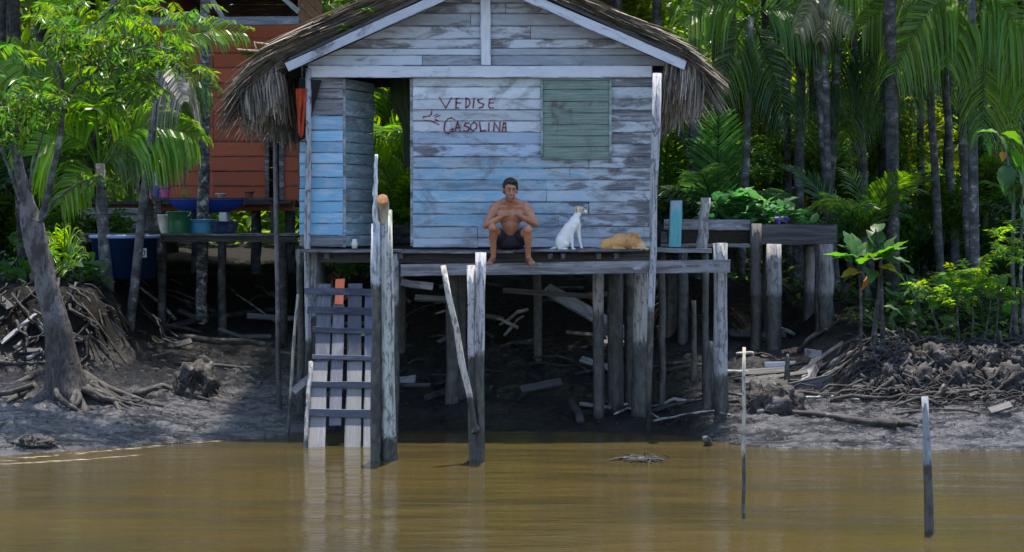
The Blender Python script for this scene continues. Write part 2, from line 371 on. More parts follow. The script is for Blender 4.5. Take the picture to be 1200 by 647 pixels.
for y1, y0 in zip(grow, grow[1:]):
    xa0, xa1, xb0, xb1 = lx(y0), lx(y1), rx(y0), rx(y1); s = rnd.uniform(.3, .7); xm = lerp(xa1, xb1, s)
    for (a0, a1, b0, b1) in ((xa0, xa1, xm-.3, xm-.3), (xm+.3, xm+.3, xb0, xb1)):
        if b0-a0 < 2: continue
        mb = MB(); yy = YW+rnd.uniform(-.006, .006)
        mb.prism([W(a1, y1-.4, yy), W(b1, y1-.4, yy), W(b0, y0, yy), W(a0, y0, yy)], (0, .022, 0))
        mb.build('gable_plank', WX, house, color=(*(rnd.choice([(.42, .46, .54), (.32, .36, .43), (.48, .53, .62)])), rnd.uniform(.45, .75)))
# tie beam, king post, barge boards, battens
plank(house, 'tie_beam', W(362, 84.5, YW-.05), W(764, 84, YW-.05), 13.5*.0116, .05, WX, (.58, .60, .68, .68), segs=6)
plank(house, 'king_post', W(569, 76.5, YW-.045), W(568.5, -22, YW-.045), 11.5*.0116, .04, WX, (.66, .68, .74, .82), wdir=(1, 0, 0))
YB = 1.82
for a, b in (((336, 79), (566, -26)), ((803, 77), (568, -25))):
    plank(house, 'barge_board', P(*a, YB), P(*b, YB), 11*.0114, .03, WX, (.50, .52, .60, .60), segs=6)
plank(house, 'roof_batten', P(340, 69, YB+.03), P(566, -36, YB+.03), .04, .05, WD, (.1, .09, .09, .1), segs=6)
plank(house, 'roof_batten', P(806, 70, YB+.03), P(568, -36, YB+.03), .04, .05, WD, (.1, .09, .09, .1), segs=6)
for yy in (2.6, 3.8, 5.0, 6.3):
    for a, b in (((330, 84), (566, -24)), ((806, 84), (568, -24))):
        pa, pb = P(*a, YB), P(*b, YB); pa.y = pb.y = yy
        plank(house, 'rafter', pa, pb, .1, .05, WD, (.1, .1, .1, .1))
# door leaf standing open, inside
door = MB(); hx = PX(402, YW+.04); th_ = R(68.5); dd = V((math.cos(th_), math.sin(th_), 0)); h0 = V((hx, YW+.04, 0))
dn = V((-dd.y, dd.x, 0))
for zc in (PZ(120, YW), PZ(255, YW)): door.prism([h0+dd*.05+V((0, 0, zc-.04))+dn*.016, h0+dd*.9+V((0, 0, zc-.04))+dn*.016, h0+dd*.9+V((0, 0, zc+.04))+dn*.016, h0+dd*.05+V((0, 0, zc+.04))+dn*.016], dn*.025)
dl = door.build('door_leaf', WD, house, color=(.1, .15, .16, .3)); dl['label'] = 'open inner door of dark teal planks'
for y0, y1 in zip(rows2[:-1], rows2[1:]):
    z = PZ((y0+y1)/2, YW); plank(dl, 'door_plank', h0+dd*.02+V((0, 0, z)), h0+dd*.93+V((0, 0, z)), (y1-y0-.5)*.0116, .025, WX, (*TEAL, rnd.uniform(.55, .8)), rnd=rnd)
for px in (402, 484):
    plank(house, 'door_jamb', W(px, 92, YW+.035), W(px, 289, YW+.035), .07, .04, WZ, (.25, .28, .31, .5), wdir=(1, 0, 0))
# shutter
sh = MB(); fw = 2.2
for (x0, x1, y0, y1) in ((634, 636, 92, 187), (714, 716.5, 92, 187), (636, 714, 184.5, 187), (636, 714, 92, 94)):
    sh.box((PX((x0+x1)/2, YW-.03), YW-.03, PZ((y0+y1)/2, YW)), ((x1-x0)/2*.0116, .028, (y1-y0)/2*.0116-.001))
sho = sh.build('window_shutter', WX, house, color=(.12, .22, .17, .75)); sho['label'] = 'closed green plank window shutter with rusty stains'
sr = [94, 105, 119, 132.5, 146, 159, 172, 184.5]
m, nt, out = newmat('green_shutter_paint')
oi = node(nt, 'ObjectInfo'); tc = node(nt, 'TexCoord').outputs['Object']; pos = node(nt, 'NewGeometry').outputs['Position']
g = noise_(nt, mapped(nt, tc, (1.5, 60, 60), oi.outputs['Random']), 1, 6, .7); bl = noise_(nt, mapped(nt, pos, (4.5, 1, 3.5)), 1, 4, .6, .6)
sep = node(nt, 'SeparateXYZ', {0: pos})
def win(s, a, b, e): return math_(nt, 'MULTIPLY', mr(nt, s, a-e, a+e), mr(nt, s, b-e, b+e, 1, 0))
X, Z = sep.outputs[0], sep.outputs[2]
s1 = math_(nt, 'MULTIPLY', win(X, PX(646, YW), PX(654, YW), .03), win(Z, PZ(158, YW), PZ(118, YW), .06))
s2 = math_(nt, 'MULTIPLY', win(X, PX(652, YW), PX(708, YW), .05), win(Z, PZ(133, YW), PZ(119, YW), .04))
c = mixc(nt, mr(nt, g, .35, .65), (.11, .165, .142), (.235, .30, .27)); c = mixc(nt, mr(nt, g, .28, .4, .7, 0), c, (.04, .06, .05))
st = math_(nt, 'MULTIPLY', math_(nt, 'MAXIMUM', s1, math_(nt, 'MULTIPLY', s2, .8)), mr(nt, bl, .40, .58))
c = mixc(nt, mr(nt, bl, .5, .66, 0, .5), c, (.10, .13, .11))
c = mixc(nt, st, c, (.095, .06, .052))
pbsdf(nt, out, Base_Color=c, Roughness=.8, Normal=bump(nt, g, .4, .01)); SHUT = m
for y0, y1 in zip(sr, sr[1:]): plank(sho, 'shutter_plank', W(636.2, (y0+y1)/2, YW-.02), W(713.8, (y0+y1)/2, YW-.02), (y1-y0-.5)*.0116, .025, SHUT, (1, 1, 1, 1), rnd=rnd, wob=.003)
# hand-painted lettering
m, nt, out = newmat('red_lettering_paint'); n = noise_(nt, node(nt, 'TexCoord').outputs['Object'], 22, 5, .7)
pbsdf(nt, out, Base_Color=mixc(nt, mr(nt, n, .5, .68), (.17, .022, .045), (.40, .22, .30)), Roughness=.8); RED = m
def lt(pl): return [(485+x/9.95, 100+y/9.95) for x, y in pl]
LET = [[(300, 145), (372, 265), (440, 145)], [(520, 150), (495, 155), (490, 265), (525, 262)], [(493, 205), (548, 205)], [(610, 150), (606, 262), (640, 240), (655, 200), (640, 160), (605, 150)],
 [(702, 150), (692, 262)], [(800, 155), (745, 170), (760, 200), (815, 220), (800, 255), (755, 265)], [(945, 158), (885, 160), (872, 240), (885, 265), (930, 262)], [(880, 205), (930, 205)],
 [(475, 400), (440, 378), (395, 392), (362, 440), (352, 510), (365, 545), (400, 560), (450, 535), (460, 505), (425, 520)], [(478, 540), (510, 425), (545, 535)], [(488, 495), (535, 495)],
 [(645, 440), (600, 440), (590, 470), (640, 490), (640, 520), (600, 540), (585, 530)], [(700, 430), (665, 460), (660, 510), (690, 530), (730, 500), (735, 455), (705, 430)],
 [(765, 430), (780, 535), (835, 525)], [(875, 440), (872, 535)], [(930, 535), (940, 435), (1000, 535), (1005, 430)], [(1030, 540), (1045, 440), (1070, 440), (1072, 545)], [(1035, 495), (1072, 495)],
 [(208, 290), (205, 335), (180, 358), (112, 368)], [(110, 380), (118, 362)], [(112, 410), (200, 415), (290, 455)], [(232, 355), (275, 335)], [(250, 372), (305, 350)], [(250, 400), (285, 415)]]
mb = MB(); YL = YW-.011-.0085
for pl in LET:
    q = [P(*p, YL) for p in lt(pl)]
    for a, b in zip(q, q[1:]):
        d = (b-a).normalized(); s_ = V((-d.z, 0, d.x))*.0085*rnd.uniform(.8, 1.2); e = d*.006
        mb.prism([a-e-s_, b+e-s_, b+e+s_, a-e+s_], (0, .007+rnd.uniform(0, .001), 0))
lo = mb.build('painted_lettering', RED, house); lo['label'] = 'hand-painted red lettering VEDISE GASOLINA with a pointing hand'; lo['kind'] = 'stuff'
# side and back walls, floor
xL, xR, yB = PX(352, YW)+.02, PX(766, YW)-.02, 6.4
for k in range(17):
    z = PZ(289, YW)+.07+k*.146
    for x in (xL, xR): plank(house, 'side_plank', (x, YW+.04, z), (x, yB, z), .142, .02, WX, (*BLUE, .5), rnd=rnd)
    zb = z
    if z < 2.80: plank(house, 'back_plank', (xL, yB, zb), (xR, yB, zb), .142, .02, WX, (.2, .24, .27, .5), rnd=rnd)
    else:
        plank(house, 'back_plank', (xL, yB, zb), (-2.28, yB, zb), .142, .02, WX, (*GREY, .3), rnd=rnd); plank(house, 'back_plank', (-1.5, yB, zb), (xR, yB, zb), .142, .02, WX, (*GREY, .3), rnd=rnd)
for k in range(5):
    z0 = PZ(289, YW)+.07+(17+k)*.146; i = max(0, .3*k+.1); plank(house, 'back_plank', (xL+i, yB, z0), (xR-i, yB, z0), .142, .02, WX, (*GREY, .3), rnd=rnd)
for k in range(16):
    y = YW+.03+.13+k*.262; plank(house, 'floor_board', (xL, y, 2.42), (xR, y, 2.42), .255, .04, WD, (.2, .2, .2, .2), wdir=(0, 1, 0), rnd=rnd)
for y in (2.35, 3.7, 5.0, 6.3): plank(house, 'floor_joist', (xL, y, 2.325), (xR, y, 2.325), .14, .08, WD, (.2, .2, .2, .2), rnd=rnd)
# porch boards (three lengths), lower beam
for k in range(3):
    y = 1.74+k*.155; dz = (.0, .012, .004)[k]
    for (xa, xb) in ((350, 470), (470, 602), (602, 752)):
        pa, pb = P(xa, 293.2, 1.66), P(xb-1, 293.2, 1.66); za = 2.79-(294.5-262)*.01132+dz-(.012 if xa == 470 else 0)
        plank(house, 'porch_board', (pa.x, y, za), (pb.x, y, za+(.018 if xa == 602 else 0)), .15, .03, WX, (*GREY, .25), wdir=(0, 1, 0), rnd=rnd, wob=.006, segs=5)
plank(house, 'porch_beam', P(470, 317, 1.62), P(856, 311.5, 1.62), 14.5*.0113, .06, WX, (.42, .42, .44, .35), segs=6, wob=.01)
for px in (383, 470, 560, 645, 660, 702, 722): plank(house, 'porch_joist', P(px, 300, 1.70), P(px, 300, 1.70)+V((0, .55, 0)), .07, .06, WD, (.2, .2, .2, .2))
# thin corner posts and stilts
def pst(name, a, b, ra, rb, Y, c, tide, parent=None, n=9, seed=0, Y2=None, mat=POST, bend=.01, jit=.08):
    s = (Y-CY)/F
    return post(parent if parent is not None else house, name, [P(*a, Y), P(*b, Y if Y2 is None else Y2)], [ra*s, rb*s], mat, (*c, tide/4), n, seed, bend, jit)
LG = (.38, .38, .42); MG = (.33, .32, .33)
pst('corner_post', (360.5, 468), (361, 80), 4, 3.6, YW-.10, LG, 1.2)
pst('corner_post', (759.5, 510), (770, 86), 3.0, 5.6, 1.55, LG, 1.65, n=7)
pst('stilt', (365, 500), (365, 297), 6.5, 6.5, YW, LG, 1.5)
def stilt(px, top, Y, r, c=MG, tide=1.5, dx=0):
    x = PX(px, Y); z0 = ground(x, Y)-.3; p1 = P(px+dx, top, Y); s = (Y-CY)/F
    return post(house, 'stilt', [V((x, Y, z0)), p1], [r*s*1.05, r*s], POST, (*c, tide/4), 10, px)
stilt(701, 297, 2.6, 6.5, (.30, .28, .27), 1.55); stilt(721, 300, 2.9, 9.5, (.12, .12, .12), 2.4); stilt(738, 300, 3.0, 6.5, (.16, .15, .15), 1.9); stilt(750.5, 300, 2.5, 9, (.33, .31, .29), 1.15)
stilt(846, 285, 1.93, 8.2, (.30, .30, .31), .75, -2)
stilt(530, 300, 3.2, 8, (.12, .12, .12), 2.4); stilt(541, 300, 3.6, 6, (.12, .12, .12), 2.4); stilt(352, 292, 2.5, 4, (.2, .2, .2), 2.2); stilt(375, 300, 4.5, 6, (.15, .15, .15), 2.2); stilt(630, 305, 5.6, 5, (.1, .1, .1), 2.4); stilt(786, 300, 6.1, 7, (.12, .12, .12), 2.4); stilt(470, 300, 5.9, 6, (.12, .12, .12), 2.4); stilt(463, 297, 1.75, 4.5, (.3, .29, .3), 1.7)
plank(house, 'brace_board', P(640, 338, 4.2), P(742, 396, 3.2), .2, .03, WX, (.35, .36, .38, .5), wdir=(0, .5, .5))
plank(house, 'stilt_rail', P(590, 340, 3.4), P(705, 348, 3.3), .07, .05, WD, (.1, .1, .1, .1)); plank(house, 'stilt_rail', P(470, 331, 2.6), P(508, 336, 2.6), .1, .04, WX, (.3, .32, .36, .4))
# roof: underlay slabs + thatch
ZR = 6.25; XRG = -.377; YF, YBK = 1.89, 6.9
def slope(side, u):                                           # a point on the roof surface, u from ridge to eave
    if side < 0: x = lerp(XRG, -3.50, u); z = ZR-(XRG-x)*.462-(.16*max(0, u-.82)**1.3/.18**1.3 if u > .82 else 0)
    else: x = lerp(XRG, 2.42, u); z = ZR-(x-XRG)*.437-(.10*max(0, u-.8)**1.4/.2**1.4 if u > .8 else 0)
    return V((x, 0, z))
for side in (-1, 1):
    mb = MB(); us = [0, .3, .6, .75, .85, .93, 1]; pts = [slope(side, u) for u in us]
    top = [p+V((0, YF+.05, -.03)) for p in pts]; bot = [p+V((0, YF+.05, -.12)) for p in reversed(pts)]
    mb.prism(top+bot, (0, YBK-YF-.05, 0)); mb.build('roof_underlay', mat_plain('dark_thatch_underside', (.045, .038, .032), .95, .5), house)
    mb = MB(); r = random.Random(77+side)
    up = 1 if side < 0 else .35
    for i in range(9500):
        u = r.random()**.8*1.0; front = r.random() < .42
        y = YF+abs(r.gauss(0, .12)) if front else r.uniform(YF, YBK)
        p = slope(side, u); q = slope(side, min(1, u+.05))
        dn_ = (q-p).normalized() if u < .95 else V((side*.6, 0, -.8)).normalized()
        nrm = V((side*.42, 0, .9))
        d = (dn_+V((0, r.gauss(0, .13), r.gauss(0, .05)))).normalized()
        p = p+V((0, y, 0))+nrm*r.uniform(-.02, .09+(.22*up*r.random()*sst(0, .3, u) if front else .05))
        L = r.uniform(.35, .85); sd = d.cross(nrm).normalized(); w_ = r.uniform(.005, .016)
        g = V((0, 0, -1)); k = max(0, u-.6)*.5*L
        mb.strip([p, p+d*L*.5+g*k*.15, p+d*L+g*k*.7], [w_, w_, w_*.3], (sd+nrm*r.uniform(-.6, .6)).normalized())
    n = 6000 if side < 0 else 4500
    for i in range(n):                                          # fringe hanging from the eave
        y = YF-.02+abs(r.gauss(0, .5)) if r.random() < .5 else r.uniform(YF, YBK)
        u = r.uniform(.86, 1.0); p = slope(side, u)+V((r.uniform(-.05, .05), y, r.uniform(-.1, .07)))
        L = r.uniform(.35, .82)*(1.0 if side < 0 else 1.05)*(.75+.6*noise.noise(V((y*2.3, side*3, u*9))))
        out_ = side*r.uniform(-.25, .22); w_ = r.uniform(.004, .013)
        a = p+V((side*.10, 0, -.04)); b = a+V((out_*L*.5, r.gauss(0, .08)*L, -L*.5)); c = b+V((out_*L*.1-side*.05*L, r.gauss(0, .1)*L, -L*.5))
        mb.strip([p, a, b, c], [w_, w_, w_, w_*.4], V((r.uniform(-.6, .6), 1, 0)).normalized() if r.random() < .5 else V((1, r.uniform(-.6, .6), 0)).normalized())
    o = mb.build('thatch', THATCH, house); o['kind'] = 'stuff'
mb = MB(); r = random.Random(5)
for i in range(700):
    y = r.uniform(YF, YBK); s = r.choice((-1, 1)); p = V((XRG, y, ZR+.08)); mb.strip([p, p+V((s*.3, r.gauss(0, .05), -.08)), p+V((s*.6, r.gauss(0, .1), -.22))], [.02, .02, .01], V((0, 1, 0)))
mb.build('ridge_thatch', THATCH, house)['kind'] = 'stuff'
# two bent sticks poking out of the left eave
for a, b, rr_ in (((278, 58), (322, 61), .012), ((298, 49), (300, 58), .01), ((299, 50), (318, 52), .01)):
    post(house, 'roof_stick', [P(*a, 2.0), P(*b, 2.0)], rr_, POST, (.45, .4, .33, 0), 5)
# ------------------------------------------------------------------ plants
def frond_into(mb, pts, n, ll, lw, droop, rnd, spread=.8, fwd=.55, up=V((0, 0, 1)), rach=.014, start=.12, dens=1):
    """one feather leaf: a rachis through pts with n pairs of leaflets"""
    pts = [V(p) for p in pts]; m = len(pts)-1
    def at(s):
        i = min(m-1, int(s*m)); return pts[i].lerp(pts[i+1], s*m-i), (pts[i+1]-pts[i]).normalized()
    mb.tube([at(k/8)[0] for k in range(9)], [rach*(1-.8*k/8)+.002 for k in range(9)], 4, cap=False)
    for k in range(n):
        s = start+(1-start)*(k+.5*rnd.random())/n; p, t = at(min(.999, s))
        side = t.cross(up)
        side = side.normalized() if side.length > .05 else V((0, 1, 0))
        nn = side.cross(t).normalized()
        prof = .35+.65*math.sin(math.pi*min(1, .12+s*.86))
        for q in (-1, 1):
            if rnd.random() > dens: continue
            L = ll*prof*rnd.uniform(.85, 1.1)
            d = (side*q*spread+t*(fwd+.5*s)+nn*rnd.uniform(.05, .3)).normalized()
            a = p+d*L*.45; b = p+d*L*.8+V((0, 0, -1))*L*droop*.35; c = p+d*L*.95+V((0, 0, -1))*L*droop*.95*rnd.uniform(.8, 1.2)
            wv = (t*.9+nn*rnd.uniform(-.5, .5)).normalized()
            mb.strip([p, a, b, c], [lw*.5, lw, lw*.8, lw*.1], wv)
def frond_mesh(name, L, n, ll, lw, e0, curve, droop, seed, **k):
    r = random.Random(seed); pts = [V((0, 0, 0))]; a = R(e0)
    for i in range(10):
        pts.append(pts[-1]+V((math.cos(a), r.gauss(0, .02), math.sin(a)))*L/10); a -= R(curve)/10*(.5+i/9)
    mb = MB(); frond_into(mb, pts, n, ll, lw, droop, r, **k); return mb.mesh(name)
FR = [frond_mesh('frond', 2.7, 34, .62, .022, 28, 80, .30, 1), frond_mesh('frond', 2.3, 32, .55, .021, 24, 105, .45, 2), frond_mesh('frond', 3.0, 36, .7, .023, 30, 65, .22, 3),
      frond_mesh('frond', 2.0, 34, .6, .026, 15, 60, .2, 4), frond_mesh('frond', 2.5, 32, .66, .022, 12, 90, .5, 5)]
for f in FR: f.materials.append(LEAF)
DF = frond_mesh('dead_frond', 1.9, 26, .6, .016, -30, 70, 1.2, 9); DF.materials.append(DRYFROND)
SMALL = [frond_mesh('frond', 1.3, 24, .42, .016, 40, 80, .4, 21), frond_mesh('frond', 1.5, 26, .45, .015, 35, 95, .6, 22)]
for f in SMALL: f.materials.append(LEAF)
def inst(name, me, parent, loc, rot, sc=1, color=(1, 1, 1, 1)):
    o = bpy.data.objects.new(name, me); col.objects.link(o); o.parent = parent; o.location = V(loc)-WL[parent]; o.rotation_euler = rot; o.scale = (sc, sc, sc) if not isinstance(sc, tuple) else sc; o.color = color; return o
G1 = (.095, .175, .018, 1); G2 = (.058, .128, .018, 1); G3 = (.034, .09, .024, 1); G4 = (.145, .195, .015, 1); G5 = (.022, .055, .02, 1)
def palm(label, base, topx, topz, r, nf, seed, color, group=None, meshes=FR, fs=1.0, bark=BARK, dead=1, name='palm_tree', pitch=(-8, 68), trunk=True, yaws=None):
    rd = random.Random(seed); base = V(base); top = V((topx, base.y+rd.uniform(-.3, .3), topz))
    t = thing(name, label, 'palm tree', base, group)
    if trunk:
        mid = base.lerp(top, .5)+V((rd.uniform(-.08, .08), 0, 0))
        post(t, 'trunk', [base+V((0, 0, -.3)), base+V((0, 0, .3)), mid, top], [r*1.35, r*1.05, r*.95, r*.85], bark, (1, 1, 1, 1), 10, seed, .012, .04)
    for k in range(nf):
        yaw = (yaws[k % len(yaws)] if yaws else 137.5*k)+rd.uniform(-18, 18); p = rd.uniform(*pitch)
        inst('frond', rd.choice(meshes), t, top, (rd.uniform(-.3, .3), -R(p), R(yaw)), fs*rd.uniform(.85, 1.12), color)
    for k in range(dead): inst('dead_frond', DF, t, top, (0, 0, rd.uniform(0, 6.28)), fs*rd.uniform(.8, 1.2), (1, 1, 1, 1))
    return t
def trunk_palm(label, px1, py1, px0, Y, rpx, seed, color=G2, nf=6, topz=None, bark=BARK, group=None, fs=1, dead=0):
    """trunk seen through (px1,py1) standing at column px0"""
    x0 = PX(px0, Y); z0 = ground(x0, Y); x1, z1 = PX(px1, Y), PZ(py1, Y); tz = topz or random.Random(seed).uniform(9, 11.5)
    xt = x0+(x1-x0)*(tz-z0)/(z1-z0)
    return palm(label, (x0, Y, z0), xt, tz, rpx*.88*(Y-CY)/F, nf, seed, color, group, bark=bark, fs=fs, dead=dead)
def REG(px, what, g=0):
    w = 'behind the leaning river tree' if px < 125 else 'behind the plank house, seen through its doorway' if px < 600 else 'over the roof slope of the plank house' if px < 790 else 'behind the raised planter' if px < 985 else 'between the planter end and the speckled trunks' if px < 1080 else 'behind the bright shrub on the root bank'
    return f'{what} {w}' if g else f'{what} in the forest shade {w}'
# trunks that stand out on the right bank, column by column
trunk_palm('thick grey palm trunk rising behind the ragged eave beside the pale weathered post', 818, 0, 817, 9.0, 9, 31, dead=2)
trunk_palm('slim dark palm trunk showing over the roof edge, first to the side of the ridge', 726, 0, 738, 10.5, 5, 32, bark=BARKD)
trunk_palm('dark palm trunk over the roof slope between a slim one and a thick grey one', 769, 0, 770, 11, 6.5, 33, bark=BARKD)
trunk_palm('pale blue-grey straight palm trunk rising behind the planter plants', 938, 0, 936, 9.4, 6.5, 34)
trunk_palm('dark leaning palm trunk just beside the pale straight trunk behind the planter', 916, 0, 925, 10.6, 5, 35, bark=BARKD)
trunk_palm('dark upright trunk close behind the pale straight one over the planter', 953, 60, 950, 12, 6, 36, bark=BARKD)
trunk_palm('grey trunk bowing away at the top, one of a crossing pair behind the planter end', 960, 30, 978, 8.6, 6.5, 37, G1)
trunk_palm('grey trunk of the crossing pair that leans the other way over the planter end', 984, 40, 966, 9.0, 6.5, 38, G1, bark=BARK)
trunk_palm('speckled grey palm trunk, slightly leaning, third from the frame edge on the bright bank', 1087, 60, 1102, 8.8, 5.5, 39, G1)
trunk_palm('speckled slim palm trunk close beside another leaning the same way', 1102, 60, 1120, 9.6, 5.5, 40)
trunk_palm('near-black thin trunk in the gap behind two speckled palms', 1080, 60, 1081, 12.2, 5, 41, bark=BARKD)
trunk_palm('straight grey trunk under the big drooping sunlit fronds', 1131, 60, 1138, 8.2, 6, 42, G1, nf=9, topz=7.2)
trunk_palm('dark thin trunk in the shade above the planter leaves', 905, 90, 907, 13, 5, 43, bark=BARKD)
trunk_palm('dark trunk high over the planter, cut by the frame top', 896, 0, 899, 14, 5.5, 44, bark=BARKD)
trunk_palm('shadowy trunk close behind the straight grey one at the edge', 1166, 60, 1163, 12.4, 5.5, 45, bark=BARKD)
trunk_palm('dim trunk low between the crossing pair and the speckled palms', 1032, 90, 1036, 14.2, 5.5, 46, bark=BARKD)
rd = random.Random(8)
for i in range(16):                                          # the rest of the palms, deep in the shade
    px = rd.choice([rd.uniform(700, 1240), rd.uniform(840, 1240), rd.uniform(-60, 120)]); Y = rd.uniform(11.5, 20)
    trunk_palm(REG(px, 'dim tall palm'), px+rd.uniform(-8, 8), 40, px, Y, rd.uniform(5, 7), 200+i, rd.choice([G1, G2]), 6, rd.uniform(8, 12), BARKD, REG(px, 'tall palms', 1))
# low palms without trunks
rd = random.Random(15)
def low_palm(label, px, Y, nf, seed, color, fs=1.0, h=.5, group=None, meshes=SMALL+[FR[3]], pitch=(5, 75)):
    x = PX(px, Y); b = V((x, Y, ground(x, Y)))
    return palm(label, b, x, b.z+h, .06, nf, seed, color, group, meshes, fs, BARKD, 0, 'understorey_palm', pitch)
low_palm('sunlit feather palm seen through the open doorway', 476, 9.0, 11, 51, G1, 1.1, .7)
low_palm('tall dark feather palm behind the doorway palm', 448, 11.5, 10, 52, G2, 1.5, 2.4)
low_palm('yellow-green sunlit palm glowing in the clearing', 1003, 17.5, 12, 53, G4, 1.5, .9)
low_palm('young palm hanging fronds just behind the big-leaved sapling', 1016, 6.6, 9, 54, G2, .9, 1.2)
low_palm('young palm arching beside the planter box end', 990, 7.4, 9, 55, G3, 1.0, .8)
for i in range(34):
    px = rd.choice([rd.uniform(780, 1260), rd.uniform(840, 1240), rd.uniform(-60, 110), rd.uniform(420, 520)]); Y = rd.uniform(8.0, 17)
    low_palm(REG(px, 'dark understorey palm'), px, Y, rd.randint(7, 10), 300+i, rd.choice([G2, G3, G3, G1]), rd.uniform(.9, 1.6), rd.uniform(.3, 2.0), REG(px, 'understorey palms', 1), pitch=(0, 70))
# leafy shrubs
def leaf4(mb, p, d, nrm, L, w_):
    s = d.cross(nrm).normalized(); n2 = s.cross(d).normalized()
    mb.add([p, p+d*L*.45-s*w_+n2*w_*.35, p+d*L-n2*L*.12, p+d*L*.45+s*w_+n2*w_*.35], [(0, 1, 2), (0, 2, 3)])
def leafball(name, n, size, seed, clumps=14, flat=.8, asp=.24):
    r = random.Random(seed); mb = MB(); cl = []
    for i in range(clumps):
        a = r.uniform(0, 6.28); q = r.uniform(.2, .85); z = r.uniform(-.75, .95); k = math.sqrt(max(.05, 1-z*z*.7)); cl.append((V((math.cos(a)*q*k, math.sin(a)*q*k, z*flat)), r.uniform(.2, .42)))
    for i in range(n):
        c, rr_ = r.choice(cl); v_ = V((r.gauss(0, 1), r.gauss(0, 1), r.gauss(0, 1))).normalized()
        p = c+v_*rr_*r.random()**.4; d = (v_*.8+V((r.gauss(0, .5), r.gauss(0, .5), r.gauss(-.25, .4)))).normalized()
        leaf4(mb, p, d, (V((0, 0, 1))+v_*.5+V((r.gauss(0, .4), r.gauss(0, .4), 0))).normalized(), size*r.uniform(.6, 1.3), size*asp*r.uniform(.8, 1.2))
    me = mb.mesh(name); me.materials.append(LEAF); return me
BALL = [leafball('foliage', 1500, .17, s) for s in (1, 2, 3)]; CROWN = [leafball('crown', 3600, .085, s, 26, .6, .3) for s in (4, 5, 6)]
def shrub(label, px, Y, rx, rz, me, color, group=None, zc=None):
    x = PX(px, Y); z = ground(x, Y); t = thing('forest_shrub', label, 'shrub', (x, Y, z), group); rdd = random.Random(int(px*7+Y*31))
    post(t, 'stem', [(x, Y, z-.1), (x+.1, Y, z+rz)], [.04, .015], BARKD, (1, 1, 1, 1), 6)
    o = inst('foliage', me, t, (x, Y, z+(zc or rz*.9)), (0, 0, rdd.uniform(0, 6.28)), (rx, rx, rz), color); o['kind'] = 'stuff'; return t
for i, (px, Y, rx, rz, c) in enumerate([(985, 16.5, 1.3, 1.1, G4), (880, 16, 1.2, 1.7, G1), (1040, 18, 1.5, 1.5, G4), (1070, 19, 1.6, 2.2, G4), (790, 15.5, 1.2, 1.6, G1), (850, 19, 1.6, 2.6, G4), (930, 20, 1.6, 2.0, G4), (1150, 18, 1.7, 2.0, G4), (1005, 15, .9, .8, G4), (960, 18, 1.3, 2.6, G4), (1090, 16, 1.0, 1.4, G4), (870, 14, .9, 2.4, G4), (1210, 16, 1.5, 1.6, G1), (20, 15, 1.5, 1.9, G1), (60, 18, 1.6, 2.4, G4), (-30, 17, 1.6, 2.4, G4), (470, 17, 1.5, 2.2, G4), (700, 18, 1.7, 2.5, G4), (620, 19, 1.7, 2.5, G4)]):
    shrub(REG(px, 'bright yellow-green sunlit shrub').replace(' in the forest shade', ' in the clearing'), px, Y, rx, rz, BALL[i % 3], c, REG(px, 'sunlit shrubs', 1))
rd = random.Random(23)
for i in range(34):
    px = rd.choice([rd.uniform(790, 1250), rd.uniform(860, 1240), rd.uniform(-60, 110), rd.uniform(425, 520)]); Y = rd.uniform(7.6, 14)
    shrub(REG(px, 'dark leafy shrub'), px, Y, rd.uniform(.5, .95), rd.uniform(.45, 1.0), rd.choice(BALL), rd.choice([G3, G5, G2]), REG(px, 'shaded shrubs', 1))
# tall broadleaf trees closing the canopy; nearest ones added, crowns out of view, for shade
rd = random.Random(41)
for i, (px, Y, h) in enumerate([(1048, 6.8, 9.0), (1225, 6.6, 9.0), (30, 8.8, 9.8), (-70, 7.4, 9.4), (520, 9.4, 9.6), (640, 9.6, 9.6), (700, 12, 9.5), (850, 13, 10), (1040, 11.5, 10), (1200, 13.5, 10), (560, 13, 10), (60, 13, 10), (-60, 10, 9), (1280, 11, 9), (720, 22, 13), (1330, 17, 12), (430, 15, 10.5), (0, 18, 12), (1250, 17, 11), (200, 18, 11)]):
    x = PX(px, Y); z = ground(x, Y); t = thing('canopy_shade_tree', REG(px, 'tall broad-crowned shade tree'), 'tree', (x, Y, z), REG(px, 'canopy trees', 1))
    post(t, 'trunk', [(x, Y, z-.3), (x+rd.uniform(-.4, .4), Y, h)], [.13 if Y < 9.5 else .2, .08 if Y < 9.5 else .11], BARKD, (1, 1, 1, 1), 9, i)
    for k in range(3):
        o = inst('crown', CROWN[k], t, (x+rd.uniform(-1.2, 1.2), Y+rd.uniform(-1, 1), h+rd.uniform(-1.2, 1.2)), (0, 0, rd.uniform(0, 6)), (rd.uniform(1.7, 2.4)*(.62 if px in (1048, 1225) else 1), rd.uniform(1.7, 2.4)*(.62 if px in (1048, 1225) else 1), rd.uniform(1.4, 2.0)*(.7 if px in (1048, 1225) else 1)), rd.choice([G1, G2, G4])); o['kind'] = 'stuff'
